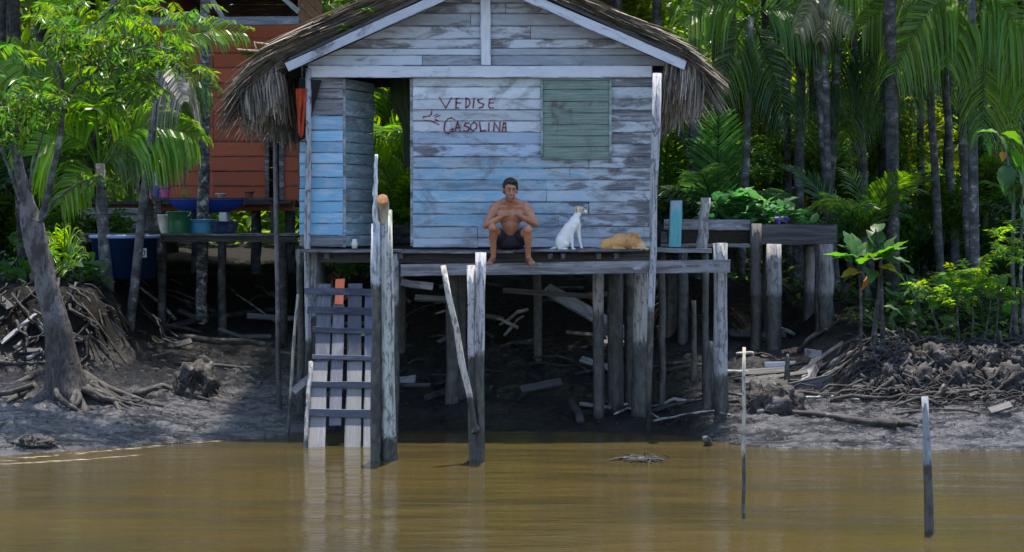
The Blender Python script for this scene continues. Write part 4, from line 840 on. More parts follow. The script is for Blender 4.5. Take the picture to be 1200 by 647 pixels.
# big single leaves
def bigleaf(L, wd, seed, droop=.35):
    mb = MB(); nx, ny = 7, 5
    for i in range(nx):
        s_ = i/(nx-1); wv = wd*math.sin(math.pi*min(1, (.08+s_*.92)**.75))*(1 if s_ < .98 else .1)
        for k in range(ny):
            q = k/(ny-1)*2-1; mb.v.append(V((L*s_, q*wv, -droop*L*s_*s_+abs(q)*wv*.28+.012*math.sin(s_*22)*abs(q))))
    for i in range(nx-1):
        for k in range(ny-1): b = i*ny+k; mb.f.append((b, b+ny, b+ny+1, b+1))
    me = mb.mesh('leaf', (0, 0, 0), True); me.materials.append(GLOSSLEAF); return me
BIG = [bigleaf(.36, .12, 1), bigleaf(.30, .11, 2, .15), bigleaf(.24, .055, 3, .5)]
def leafy(name, label, cat, base, leaves, me_ix=(0, 1), Y=None):
    t = thing(name, label, cat, base); r_ = random.Random(int(abs(base[0])*100))
    for (px, py, yaw, pit, sc, c) in leaves: inst('leaf', BIG[r_.choice(me_ix)], t, P(px, py, Y), (r_.uniform(-.4, .4), -R(pit), R(yaw)), sc*(1.12 if name == 'bigleaf_sapling' else .95), c)
    return t
LG1 = (.075, .18, .028, 1); LG2 = (.045, .125, .03, 1); LGY = (.42, .34, .02, 1); LGO = (.45, .16, .02, 1)
Ys = 3.2; sx_ = PX(1022, Ys)
sap = leafy('bigleaf_sapling', 'three-stemmed sapling with large heart-shaped leaves on the mud edge beside the planter', 'sapling', V((sx_, Ys, ground(sx_, Ys))),
 [(1004, 300, 100, 70, 1.1, LG1), (1003, 302, 190, 15, .9, LG2), (1006, 305, 160, 55, .9, LG2), (1008, 318, 200, -8, .95, LGY), (1008, 310, -75, 25, 1.0, LG1), (1012, 300, 40, 55, .9, LG1), (1034, 305, 10, 35, 1.25, LG1), (1036, 300, 30, 60, 1.1, LG2), (1032, 312, -60, -5, .9, LGY), (1036, 312, -20, -20, 1.0, LG1), (1030, 290, 120, 60, .9, LG2), (1028, 285, 60, 50, .8, LG2), (1036, 360, -10, -5, .7, LG2), (1030, 322, 200, -20, .85, LGO), (1026, 305, -100, 20, .9, LG1), (1000, 322, -150, -20, .6, LG2), (1001, 296, 130, 65, 1.1, LG2), (1014, 304, -30, 20, 1.0, LG1), (1024, 300, 60, 70, 1.1, LG1), (1040, 300, -20, 45, 1.1, LG1), (1042, 308, 15, 10, 1.0, LG2), (1018, 315, -90, -15, .9, LG2), (1030, 300, -50, 40, 1.0, LG1), (998, 308, 170, 35, 1.0, LG1), (1028, 272, 70, 40, .8, LG2)], (0, 0, 1), Ys)
branch([(1012, 455), (1009, 400), (1008, 340), (1005, 300)], 2.6, 1.2, BARKD, sap, Ys, name='stem'); branch([(1022, 450), (1024, 400), (1030, 345), (1029, 318)], 4.8, 1.3, BARKD, sap, Ys, name='stem'); branch([(1036, 440), (1034, 380), (1033, 330), (1030, 290), (1026, 268)], 3.6, .9, BARKD, sap, Ys, name='stem')
Yr = 3.6
rp_ = leafy('drooping_leaf_tree', 'slender tree with drooping broad yellow-green leaves at the edge of the mud', 'tree', V((PX(1190, Yr), Yr, ground(PX(1190, Yr), Yr))),
 [(1165, 158, 190, -15, 1, LG1), (1168, 156, 160, 20, .9, LG1), (1172, 160, -60, -35, 1.1, LG1), (1176, 156, 20, -10, 1, LG1), (1186, 165, 200, -60, 1.0, LG2), (1192, 160, -10, -45, 1.1, LG1), (1176, 178, -120, -70, .5, LGO), (1180, 195, 250, -65, 1.2, LG2), (1190, 205, 210, -40, 1.1, LG1), (1194, 195, -30, -65, 1.3, LG1), (1186, 178, 10, -50, 1.0, LG1), (1196, 215, 180, -50, 1.1, LG1), (1160, 165, 240, -60, .9, LG1), (1200, 180, 0, -20, 1.2, LG1), (1186, 225, 230, -70, 1, LG2), (1196, 240, -60, -60, 1.1, LG2)], (0, 1, 2), Yr)
branch([(1192, 412), (1186, 300), (1188, 230), (1180, 180), (1168, 156)], 3.2, .8, BARK, rp_, Yr, name='stem'); branch([(1200, 412), (1196, 330), (1197, 250), (1198, 190)], 2.6, .9, BARK, rp_, Yr, name='stem')
Yh = 3.5; sh_ = thing('bright_shrub', 'low bright green shrub of small pointed leaves on the root bank', 'shrub', (PX(1140, Yh), Yh, ground(PX(1140, Yh), Yh)))
for (px, py) in [(1072, 340), (1085, 353), (1120, 325), (1141, 320), (1163, 329), (1111, 353), (1171, 282), (1189, 273), (1159, 308), (1193, 347), (1137, 342), (1125, 340), (1150, 335), (1180, 300), (1178, 345), (1100, 345), (1195, 300), (1165, 350), (1128, 355)]:
    for k in range(8):
        Y = Yh+rd.gauss(0, .15); inst('leaf_spray', rd.choice(SPRS), sh_, P(px+rd.gauss(0, 7), py+rd.gauss(0, 5), Y), (rd.gauss(0, .3), rd.uniform(-.9, .1), rd.uniform(0, 6.28)), rd.uniform(.8, 1.3), rd.choice([(.11, .20, .025, 1), (.08, .16, .025, 1), (.15, .23, .03, 1)]))
for (px, x0) in ((1085, 1110), (1120, 1125), (1141, 1138), (1163, 1150), (1189, 1180), (1171, 1165)): branch([(x0, 415), (lerp(x0, px, .6), 375), (px, 335)], 1.6, .7, BARKD, sh_, Yh, name='stem')

# ------------------------------------------------------------------ planter platform right of the house
YP = 5.6; sP = (YP-CY)/F
pl = thing('raised_planter', 'raised garden bed of old dark planks on stilts beside the house', 'planter', (PX(880, YP), YP, 1))
plank(pl, 'front_plank', P(778, 263, YP+.1), P(879, 264, YP+.1), 13*sP, .05, WX, (.34, .35, .42, .4)); plank(pl, 'front_plank', P(774, 278, YP+.16), P(880, 279, YP+.16), 14*sP, .05, WD, (.1, .1, .12, .3)); plank(pl, 'front_plank', P(774, 287.5, YP-.05), P(878, 288, YP-.05), 4*sP, .2, WX, (.3, .32, .38, .3))
plank(pl, 'front_plank', P(893, 269, YP-.05), P(980, 270, YP-.05), 12*sP, .06, WD, (.12, .09, .08, .3)); plank(pl, 'front_plank', P(893, 281, YP-.04), P(979, 281, YP-.04), 11*sP, .06, WD, (.12, .09, .08, .3))
plank(pl, 'end_plank', P(979, 274, YP-.02), P(979, 274, YP)+V((0, 1.2, 0)), 22*sP, .05, WD, (.12, .09, .08, .3)); plank(pl, 'end_plank', P(776, 272, YP+.2), P(776, 272, YP)+V((0, 1.2, 0)), 20*sP, .05, WD, (.12, .09, .08, .3))
plank(pl, 'back_plank', P(776, 274, YP)+V((0, 1.2, 0)), P(979, 274, YP)+V((0, 1.2, 0)), 24*sP, .05, WD, (.12, .09, .08, .3))
mb = MB(); mb.box(P(877, 276, YP+.62), (100*sP, .5, .13)); mb.build('soil_bed', mat_plain('garden_soil', (.03, .022, .016), .95, .5, 20, 1), pl)
for (px, top, bot, r_, Y, c) in ((886, 200, 385, 6.5, YP+.02, (.12, .11, .11)), (907, 286, 412, 9, YP-.12, (.3, .28, .28)), (968, 286, 402, 8.5, YP-.1, (.22, .2, .2)), (959, 286, 398, 4, YP+.1, (.1, .1, .1)), (948, 288, 385, 6.5, YP+1.0, (.25, .23, .22)), (800, 288, 400, 6, YP+.2, (.1, .1, .1)), (898, 290, 385, 5, YP+.9, (.08, .08, .08))):
    x = PX(px, Y); post(pl, 'stilt', [V((x, Y, ground(x, Y)-.3)), P(px, top if px != 886 else 262, Y)], [r_*sP*1.08, r_*sP], POST, (*c, .42), 9, px)
rd = random.Random(12)
for i, (px, wdt) in enumerate([(838, 9), (852, 14), (868, 14), (884, 12), (900, 10), (918, 9), (930, 7), (826, 6), (945, 6)]):
    Y = YP+.45+rd.uniform(-.15, .25); b = P(px, 262, Y); b.z = PZ(265, YP)+.0
    t = thing('garden_plant', ['lush cabbage-leaved plant towards the house end of the planter', 'tallest big-leaved plant in the planter', 'broad-leaved plant beside the tallest in the planter', 'leafy plant behind the dark planter post', 'low leafy plant just past the planter post', 'leafy plant growing behind the purple flowers', 'small leafy plant past the purple flowers', 'small leafy plant nearest the weathered post', 'sparse seedling at the planter box end'][i], 'plant', b, 'garden bed plants')
    for k in range(int(wdt*2.2)):
        h_ = rd.uniform(.05, .5)*(wdt/14)
        inst('leaf', rd.choice(BIG[:2]), t, b+V((rd.gauss(0, .15), rd.gauss(0, .1), h_)), (rd.uniform(-.4, .4), -R(rd.uniform(-25, 60)), rd.uniform(0, 6.28)), rd.uniform(.5, 1.0)*(.6+.4*wdt/14), rd.choice([(.07, .2, .07, 1), (.10, .24, .08, 1), (.06, .16, .06, 1)]))
    post(t, 'stem', [b-V((0, 0, .05)), b+V((0, 0, .25))], [.015, .008], BARKD, (1, 1, 1, 1), 5)
b = P(917, 262, YP+.1); b.z = PZ(262, YP); t = thing('purple_flower', 'two purple flower heads at the planter edge', 'flower', b)
for (px, py) in ((911, 258), (920.5, 257)):
    mb = MB(); c = P(px, py, YP+.05)
    for k in range(26):
        d = V((rd.gauss(0, 1), rd.gauss(0, 1)-.5, rd.gauss(0, 1))).normalized(); leaf4(mb, c, d, V((0, 0, 1))+d*.3, .075, .022)
    mb.build('flower_head', mat_plain('purple_petals', (.22, .17, .55), .6), t)['kind'] = 'stuff'; post(t, 'stem', [V((c.x, c.y, b.z-.05)), c], .006, BARKD, (1, 1, 1, 1), 5)
o = plank(None, 'turquoise_board', P(791, 290, 2.75), P(792.5, 235, 2.75), 14.5*24.75/F, .025, WZ and mat_wood('turquoise_board_wood', 'x'), (.08, .48, .52, .97), wdir=(1, 0, 0)); tag(o, 'turquoise painted board standing upright on the porch end beside the corner post', 'board')
o = pst('weathered_post', (822, 296), (827, 232), 7, 6, 3.0, (.36, .34, .34), -1, None); o.parent = None; o.location = P(822, 296, 3.0); tag(o, 'weathered grey post end standing between the turquoise board and the planter plants', 'post')
pe = thing('porch_end', 'dark joist and boards carrying the turquoise board beside the corner post', 'platform', P(800, 292, 2.8))
plank(pe, 'joist', P(768, 292.5, 2.75), P(832, 294, 2.75), 5*.0118, .4, WX, (.3, .31, .36, .3)); 
for px in (776, 826):
    x = PX(px, 2.85); post(pe, 'stilt', [V((x, 2.85, ground(x, 2.85)-.3)), P(px, 295, 2.85)], .05, POST, (.1, .1, .1, .5), 8, px)

# ------------------------------------------------------------------ poles, ladder, small things
def free(name, label, cat, a, b, ra, rb, Y, c, tide, seed=0, group=None, Y2=None, sink=.5, bend=.01, jit=.08, n=9):
    s_ = (Y-CY)/F; p0 = P(*a, Y); p1 = P(*b, Y if Y2 is None else Y2); d = (p0-p1).normalized(); q = p0+d*sink
    o = post(None, name, [q, p0, p1], [ra*s_, ra*s_, rb*s_], POST, (*c, tide/4), n, seed, bend, jit, 5); return tag(o, label, cat, group)
free('mooring_pole', 'dark upright pole at the foot of the ladder with a thin pale top end', 'pole', (440, 540), (441, 262), 6.5, 5.5, -1.0, (.46, .46, .49), 2.05, 1)
free('pole_tip', 'thin pale pole tip rising above the porch in front of the doorway', 'pole', (441, 300), (441, 181), 3.5, 2.3, -.98, (.46, .46, .49), -1, 2, sink=.1) if False else post(bpy.data.objects['mooring_pole'], 'pole_tip', [P(441, 264, -1.0), P(440, 220, -1.0), P(441, 181, -1.0)], [.045, .028, .018], POST, (.6, .6, .64, 0), 7, 3)
bp = free('branch_stump_pole', 'thick mossy pole beside the ladder with a sawn branch stub near its top', 'pole', (456, 541), (452, 246), 9, 7.5, -.95, (.42, .43, .40), .25, 4, jit=.1)
mb = MB(); mb.tube([P(450, 262, -.98), P(450, 245, -1.0), P(449, 238, -1.04), P(448, 233, -1.12)], [.055, .06, .07, .072], 10, .04, rd, cap=False); mb.build('branch_stub', mat_plain('pale_branch_bark', (.42, .36, .25), .8, .4), bp, None, True)
mb = MB(); c = P(448, 233, -1.121); mb.lathe([(0, .002), (.045, 0), (.068, -.004)], (0, 0, 0), 12); q = (P(448, 233, -1.12)-P(449, 238, -1.04)).normalized().to_track_quat('Z', 'Y'); mb.v = [c+q @ p for p in mb.v]; mb.build('sawn_face', mat_plain('sawn_orange_wood', (.30, .13, .045), .8, .5, 30), bp)
free('double_pole', 'taller pole of the close pair standing in the water in front of the porch', 'pole', (562, 541), (563, 296), 5.5, 6.5, -1.05, (.40, .40, .43), 1.25, 5)
free('double_pole', 'shorter mossy pole of the close pair standing in the water in front of the porch', 'pole', (557, 541), (552, 311), 7.5, 5, -1.0, (.42, .42, .44), 1.2, 6)
free('leaning_pole', 'pale crooked pole leaning against the close pair of poles', 'pole', (556, 498), (519.5, 311), 4.2, 3.3, -1.12, (.48, .44, .40), .75, 7, sink=.1, bend=.02)
free('dark_pole', 'thin dark pole standing on the mud beneath the hanging eave fringe', 'pole', (327.5, 486), (322, 132), 3.2, 2.4, 2.9, (.16, .15, .16), 1.4, 8, sink=.3)
free('thin_water_pole', 'very thin pole standing alone in the river in front of the mud', 'pole', (871, 602), (872, 407), 2.2, 1.9, -4.85, (.42, .38, .32), .55, 9, bend=.008)
free('water_stake', 'short thick grey stake standing alone in the river', 'pole', (1089, 624), (1084, 465), 5.8, 4, -5.9, (.22, .24, .27), .6, 10, bend=.006)
free('broken_stump', 'broken dark post stump on the mud beside the porch beam post', 'stump', (831, 474), (834, 400), 7.5, 4.5, 2.2, (.16, .15, .15), 1.3, 11, sink=.2)
free('thin_stump', 'thin rotten stake on the dark mud behind the broken stump', 'stump', (813, 440), (813, 352), 4, 2.4, 3.6, (.1, .1, .1), 1.6, 12, sink=.3)
free('dark_snag', 'dark pointed snag sticking up from the mud below the planter', 'stump', (922, 440), (923, 415), 3.5, 1.5, 3.2, (.06, .06, .06), 2, 13, sink=.2)
free('prop_stick', 'light thin stick propped against the house beside the ladder', 'stick', (338, 505), (349, 345), 2.2, 1.5, 1.4, (.38, .34, .28), .5, 14, sink=.1)
ld = thing('plank_ladder', 'grey plank ladder with dark nailed rungs leading down to the water', 'ladder', P(398, 524, .25))
LB = ((364, 527, 378, 333, 11, WHITE, .72), (371, 526, 371, 430, 12, (.5, .5, .5), .5), (393, 499, 396, 330, 11.5, (.52, .52, .56), .66), (413, 525, 414, 333, 12, (.46, .48, .54), .62), (431, 524, 433, 340, 11, (.4, .42, .5), .6))
for i, (xa_, ya_, xb_, yb_, w_, c, cv) in enumerate(((371, 527, 374, 424, 20, (.19, .19, .19), .6), (378, 424, 380, 333, 17, (.055, .06, .08), .85), (393, 499, 397, 357, 14, (.10, .10, .125), .8), (413, 525, 416, 424, 18, (.18, .18, .18), .6), (415, 424, 416, 333, 17, (.055, .06, .08), .85), (432, 524, 434, 424, 13, (.17, .17, .17), .6), (433, 424, 434, 342, 13, (.04, .05, .09), .85))):
    k = lambda y: lerp(.25, 1.35, (527-y)/195)
    plank(ld, 'upright_board', P(xa_, ya_, k(ya_)), P(xb_, yb_, k(yb_)), w_*.0108, .025, FLATW, (*c, cv), wdir=(1, 0, 0), rnd=rnd, wob=.006)
ob = plank(ld, 'upright_board', P(397, 357, 1.18), P(398.5, 327, 1.36), 11*.011, .025, FLATW, (.75, .13, .03, .98), wdir=(1, 0, 0)); ob['label'] = 'short orange-painted board end at the ladder top'
for i, (y, xa_, xb_, w_) in enumerate(((342, 357, 440, 8), (364, 360, 440, 8), (387, 366, 438, 6), (419, 366, 438, 5.5), (450.5, 363, 437, 6.5), (484, 361, 436, 9))):
    Y = lerp(.25, 1.35, (527-y)/195)-.045; plank(ld, 'rung', P(xa_, y-1, Y), P(xb_, y+1, Y), w_*.0108, .04, FLATW, (.02, .026, .055, .92) if y < 410 else (.07, .08, .12, .85), rnd=rnd)
post(ld, 'side_rail', [P(357.5, 527, .2), P(364, 424, .75)], .03, WDZ, (.16, .16, .16, .5), 7, 2)
o = plank(None, 'broken_board', P(344, 459, 1.0), P(370, 436, 1.0), 9*.0108, .03, WX, (.38, .37, .36, .4)); tag(o, 'short grey board wedged aslant beside the ladder uprights', 'board')
t = thing('white_cup', 'small white cup standing on the porch in front of the dark door planks', 'cup', P(415.5, 292, 1.80)); c = WL[t]; c.z = 2.79-(292.8-262)*.01132+.016; t.location = c
mb = MB(); mb.lathe([(0, 0), (.036, 0), (.043, .07), (.028, .10), (.03, .125), (.024, .125), (.02, .1)], c, 14); mb.build('shell', PWHITE, t, None, True)
mb = MB(); pts_ = [(349, 98), (366, 92), (372, 105), (366, 130), (357, 160), (350, 150), (352, 120)]; mb.prism([P(x, y, YW-.03) for x, y in [(352, 108), (359, 104), (360, 130), (359.5, 146), (354, 152), (352.5, 130)]], (0, -.05, 0))
mb = MB(); r = random.Random(4); nu = 8
for i in range(nu):
    for k in range(9): u = i/(nu-1); v_ = k/8; mb.v.append(P(lerp(346.5, 359, u)+v_*(1-2*u)*3, lerp(104, 156, v_)+6*math.sin(u*3.1)*v_, YW-.13+.04*math.sin(u*11+v_*3)))
for i in range(nu-1):
    for k in range(8): b = i*9+k; mb.f.append((b, b+9, b+10, b+1))
tag(mb.build('orange_cloth', mat_plain('orange_red_cloth', (.55, .07, .02), .9, .35, 14, .4), None, None, True), 'orange-red cloth hanging behind the corner post under the eave', 'cloth')
mb = MB()
for i in range(nu):
    for k in range(9): u = i/(nu-1); v_ = k/8; mb.v.append(P(lerp(351, 377, u)-v_*(u*15+4), lerp(94, 170, v_**1.0)-(1-u)*2-8*u*v_, YW-.09+.03*math.sin(u*9+v_*4)))
for i in range(nu-1):
    for k in range(8): b = i*9+k; mb.f.append((b, b+9, b+10, b+1))
tag(mb.build('black_cloth', mat_plain('black_cloth', (.012, .012, .016), .9, .3), None, None, True), 'black cloth hanging in folds behind the corner post beside the orange one', 'cloth')
mb = MB(); nu = 14
for i in range(nu):
    for k in range(10):
        u = i/(nu-1); v_ = k/9; wv = 1-.55*sst(.25, .6, v_); mb.v.append(P(484-(1-u)*27*wv-0, lerp(88, 196, v_), 6.1+.05*math.sin(u*20)*(.5+v_)))
for i in range(nu-1):
    for k in range(9): b = i*10+k; mb.f.append((b, b+10, b+11, b+1))
m, nt, out = newmat('pale_curtain'); b_ = node(nt, 'BsdfDiffuse', {'Color': (.45, .5, .46, 1)}); t_ = node(nt, 'BsdfTranslucent', {'Color': (.45, .5, .44, 1)}); nt.links.new(node(nt, 'MixShader', {0: .5, 1: b_.outputs[0], 2: t_.outputs[0]}).outputs[0], out.inputs[0])
tag(mb.build('curtain', m, None, None, True), 'pale grey-green curtain gathered in the far doorway of the plank house', 'curtain')
# little plants rooted in the thatch
for i, (px, py, lb) in enumerate(((405, 33, 'small fern sprouting from the thatch lower down the roof slope'), (433, 14, 'bright leafy weed growing from the thatch higher up the roof slope'))):
    b = P(px, py+4, 1.9); t = thing('roof_weed', lb, 'plant', b, 'weeds in the thatch')
    for k in range(9): inst('leaf', BIG[2], t, b+V((rd.gauss(0, .03), rd.gauss(0, .04), 0)), (0, -R(rd.uniform(10, 70)), rd.uniform(0, 6.28)), rd.uniform(.6, .95), (.13, .25, .03, 1))
    post(t, 'stem', [b-V((0, 0, .12)), b+V((0, 0, .1))], [.008, .005], BARKD, (1, 1, 1, 1), 5)

# ------------------------------------------------------------------ driftwood, roots and stumps on the mud
def drift(name, label, pxs, r0, r1, group=None, lift=.02, seed=0, mat=None, cat='driftwood', n=7, colr=(.3, .29, .3, .0)):
    pts = [hit(*p)+V((0, 0, lift+r0*.5)) for p in pxs]; r_ = random.Random(seed+int(pxs[0][0]))
    q = []
    for a, b in zip(pts, pts[1:]):
        for k in range(3): q.append(a.lerp(b, k/3)+V((r_.gauss(0, r0*.25), r_.gauss(0, r0*.25), r_.gauss(0, r0*.2))))
    q.append(pts[-1]); mb = MB(); mb.tube(q, [lerp(r0, r1, i/(len(q)-1))*r_.uniform(.85, 1.1) for i in range(len(q))], n, .1, r_)
    o = mb.build(name, mat or ROOTM, None, None, True, (*colr[:3], 0)); return tag(o, label, cat, group)
PALE = mat_bark('pale_dry_branch', (.10, .095, .09), (.24, .23, .22), (.38, .37, .35), 7)
drift('pale_branch', 'long pale bare branch arching over the mud beyond the river stake', [(889, 488), (915, 480), (937, 473), (967, 469), (1007, 474)], .026, .014, mat=PALE, lift=.05)
lg = drift('mud_log', 'long dark log on the water side of the pale branch, thick end broken', [(890, 478), (918, 484), (960, 489), (996, 495), (1050, 501)], .03, .062)
drift('forked_stub', 'short split stub beside the broken end of the long dark log', [(1050, 497), (1074, 503)], .05, .035)
o = plank(None, 'wood_block', hit(944, 452)+V((0, 0, .05)), hit(958, 433)+V((0, 0, .14)), .15, .1, WX, (.35, .34, .33, .3), wdir=(1, 0, .5)); tag(o, 'pale squared wood block lying tilted on the mud below the planter', 'block')
o = plank(None, 'loose_board', hit(896, 432)+V((0, 0, .06)), hit(932, 431)+V((0, 0, .06)), .07, .03, WX, (.6, .62, .66, .8)); tag(o, 'thin whitish board lying flat on dark mud below the planter', 'board')
o = plank(None, 'loose_board', hit(944, 420)+V((0, 0, .08)), hit(962, 422)+V((0, 0, .08)), .13, .03, WX, (.5, .5, .5, .6)); tag(o, 'small pale rectangular board in the debris below the planter', 'board')
o = plank(None, 'dark_plank', hit(925, 462)+V((0, 0, .06)), hit(975, 452)+V((0, 0, .06)), .2, .04, WD, (.05, .05, .05, .1)); tag(o, 'dark broad plank half buried in mud in front of the root mound', 'board')
for i, (lb, pxs, r0, r1) in enumerate((('dark crooked log sloping behind the pale wood block', [(960, 436), (985, 424), (1003, 417)], .06, .04), ('straight thin log beside the sapling stems', [(961, 441), (985, 438), (1008, 434)], .03, .03), ('grey bent log in front of the sapling', [(1005, 463), (1036, 457), (1060, 466), (1082, 474)], .055, .035), ('thin branch on the mud behind the river stake', [(1025, 478), (1055, 482), (1082, 486)], .025, .018), ('short thick log end pointing at the water under the porch', [(668, 474), (680, 497)], .06, .06), ('curved branch on the mud around the big round stilt', [(680, 477), (715, 481), (745, 476)], .035, .02), ('looping thin branch near the corner post foot', [(720, 488), (735, 481), (760, 484), (775, 496)], .018, .012), ('thin curved branch by the porch beam post', [(765, 496), (800, 489), (835, 484), (860, 490)], .02, .012), ('long thin pole lying behind the rotten stump', [(205, 429), (260, 431), (318, 437)], .03, .025), ('dark long log lying deep under the red house deck', [(208, 401), (265, 404), (332, 408)], .075, .06), ('second dark log under the red house deck, higher up', [(190, 390), (240, 376), (325, 366)], .06, .05), ('thin pole lying behind the buttress trunk', [(-5, 427), (30, 429), (52, 428)], .03, .025), ('bent pale branch on the bank behind the buttress trunk', [(18, 412), (28, 401), (48, 396)], .035, .02), ('pair of pale sticks by the buttress trunk', [(30, 424), (50, 414)], .04, .03), ('short dark log on the mud between the ladder and the near poles', [(500, 470), (530, 458), (565, 449)], .05, .03), ('flat grey timber lying under the porch', [(575, 415), (600, 405), (640, 402)], .05, .03))):
    drift('drift_log', lb, pxs, r0, r1, seed=i, mat=PALE if 'pale' in lb or 'curved' in lb or 'looping' in lb else ROOTM)
r = random.Random(71)
def scatter(n, box, label, group, L=(.25, .9), rr=(.012, .04)):
    for i in range(n):
        px, py = r.uniform(*box[:2]), r.uniform(*box[2:]); p = hit(px, py); a = r.gauss(0, .5)+(math.pi if r.random() < .5 else 0); l = r.uniform(*L); d = V((math.cos(a), math.sin(a)*.8, 0))*l/2
        if r.random() < .3:
            q0, q1 = gp(*(p-d).xy)+V((0, 0, .05)), gp(*(p+d).xy)+V((0, 0, .06+r.uniform(0, .1)))
            o = plank(None, 'drift_board', q0, q1, r.uniform(.06, .14), .025, WX if r.random() < .07 else WD, (.3, .3, .32, .2), wdir=(r.gauss(0, .3), .6, .5), rnd=r)
        else:
            q0, q1 = gp(*(p-d).xy)+V((0, 0, .02)), gp(*(p+d).xy)+V((0, 0, .02+r.uniform(0, .08))); mb = MB(); k = r.uniform(*rr)
            mb.tube([q0, q0.lerp(q1, .35)+V((0, r.gauss(0, .04), r.uniform(.01, .06))), q0.lerp(q1, .7)+V((0, r.gauss(0, .04), r.uniform(.0, .05))), q1], [k, k*.95, k*.8, k*.6], 6, .12, r); o = mb.build('drift_stick', PALE if r.random() < .2 else ROOTM, None, None, True)
        k_ = ('pale ' if o.data.materials[0] == PALE else 'grey ' if o.data.materials[0] == WX else 'dark ')+('board' if o.name.startswith('drift_board') else 'stick')
        tag(o, label.replace('weathered drift wood', k_), 'driftwood', group+', '+k_+'s')
scatter(75, (385, 840, 335, 478), 'weathered drift wood lying on the dark mud under the stilt house', 'driftwood under the stilt house')
scatter(34, (850, 1010, 395, 480), 'weathered drift wood lying on the mud below the planter', 'driftwood below the planter')
scatter(32, (0, 325, 335, 425), 'weathered drift wood lying in the shade under the red house deck', 'driftwood under the deck')
scatter(26, (1000, 1210, 420, 490), 'weathered drift wood lying at the foot of the root bank', 'driftwood at the root bank', (.2, .7), (.01, .03))
mb = MB()
for i in range(2600):                                          # twigs and scraps nobody would count
    px, py = r.uniform(-20, 1220), r.uniform(340, 528)
    if py > 500 and 330 < px < 800: continue
    p = hit(px, py); a = r.uniform(0, 6.28); l = r.uniform(.03, .12); d = V((math.cos(a), math.sin(a), r.gauss(0, .25)))*l/2; c_0 = gp(p.x, p.y)+V((0, 0, .012)); mb.strip([c_0-d, c_0+V((0, 0, .012)), c_0+d], [.006, .009, .004], V((-math.sin(a), math.cos(a), .4)))
tag(mb.build('twig_litter', ROOTM), 'twigs and leaf scraps scattered over the mud', 'litter', kind='stuff')
# root bank on the right: a tangle nobody would count, over lumps of earth
mb = MB()
for i in range(700):
    px = r.uniform(1000, 1240); py = r.uniform(402, 472)+(6 if px > 1080 else 0); p = hit(px, py); n_ = 6; a = r.uniform(-1, 1)+(3.14 if r.random() < .5 else 0); L = r.uniform(.2, .8); k = r.choice([.006, .009, .013, .02, .032]); pts = []
    steep = r.random() < .42
    for j in range(n_):
        s_ = j/(n_-1); q = p+V((math.cos(a)*L*s_*(.4 if steep else 1), -.06-abs(math.sin(a))*L*s_*.3, 0)); z = ground(q.x, q.y)
        pts.append(V((q.x+r.gauss(0, .03), q.y, z+.02+(.38*L*(1-s_) if steep else .10*math.sin(s_*3.1+r.random())+.04))))
    mb.tube(pts, [k*(1-.5*j/(n_-1)) for j in range(n_)], 6, .15, r)
tag(mb.build('bank_roots', ROOTM, None, None, True), 'tangle of muddy roots covering the bank edge', 'roots', kind='stuff')
mb = MB()
for i in range(60):
    px = r.uniform(-30, 200); py = r.uniform(325, 405); p = hit(px, py); L = r.uniform(.25, .9); k = r.uniform(.008, .028); pts = []; a = r.gauss(0, .8)
    for j in range(6): s_ = j/5; x = p.x+math.sin(a)*L*s_; y = p.y-.05-.2*s_; pts.append(V((x+r.gauss(0, .03), y, min(p.z+.1-L*.55*s_+.1, 9) if ground(x, y) < p.z-L*.5*s_ else ground(x, y)+.04)))
    mb.tube(pts, [k*(1-.5*j/5) for j in range(6)], 6, .15, r)
tag(mb.build('hanging_roots', ROOTM, None, None, True), 'muddy roots hanging from the cut bank beside the buttress tree', 'roots', kind='stuff')
def mound(name, label, px, py, w_, h_, dpt, seed, rootn=60, cat='stump', hole=False):
    if cat == 'clod': w_ *= .6; h_ *= .55; dpt *= .7; rootn = 50
    p = hit(px, py); me = bpy.data.meshes.new(name); bm = bmesh.new(); bmesh.ops.create_icosphere(bm, subdivisions=4, radius=1)
    for v in bm.verts:
        c_ = v.co.copy(); n_ = noise.noise(c_*1.7+V((seed, 0, 0)))*.3+noise.noise(c_*4+V((seed, 3, 0)))*.28+noise.noise(c_*9)*.16
        v.co = V((c_.x*w_/2, c_.y*dpt/2, (c_.z+.25)*h_*.75))*(1+n_)
        if hole and (c_-V((.2, -.9, .3))).length < .45: v.co.y += .25*(1-(c_-V((.2, -.9, .3))).length/.45)
    bm.to_mesh(me); bm.free(); me.polygons.foreach_set('use_smooth', [True]*len(me.polygons))
    t = thing(name, label, cat, p); link('mound_body', me, ROOTM, t, p)
    mb = MB(); r_ = random.Random(seed)
    for i in range(rootn):
        a = r_.uniform(-3.6, .5); el = r_.uniform(-.1, 1.3); q0 = p+V((math.cos(a)*math.cos(el)*w_*.45, math.sin(a)*math.cos(el)*dpt*.42, h_*(.1+.8*math.sin(max(0, el))))); L = r_.uniform(.08, .3); pts = [q0]; b_ = r_.uniform(0, 6.28); k = r_.uniform(.004, .012)
        for j in range(4): b_ += r_.gauss(0, .5); pts.append(pts[-1]+V((math.cos(b_)*L*.3, -abs(math.sin(b_))*L*.12-.005, -.02*j-L*.12+math.sin(b_)*L*.22)))
        mb.tube(pts, [k, k*.9, k*.8, k*.6, k*.4], 5)
    mb.build('rootlets', ROOTM, t)['kind'] = 'stuff'
mound('rotten_stump', 'hollow rotten stump on the mud between the buttress trunk and the dark pole', 228, 462, .62, .46, .5, 3, 45, hole=True)
mound('root_mound', 'shaggy dark root mound on the mud behind the thin water pole', 905, 480, .75, .42, .6, 8, 110)
mound('mud_hump', 'low dark hump with rootlets half sunk at the water edge beside the frame', 40, 521, .5, .12, .3, 5, 20, 'mound')
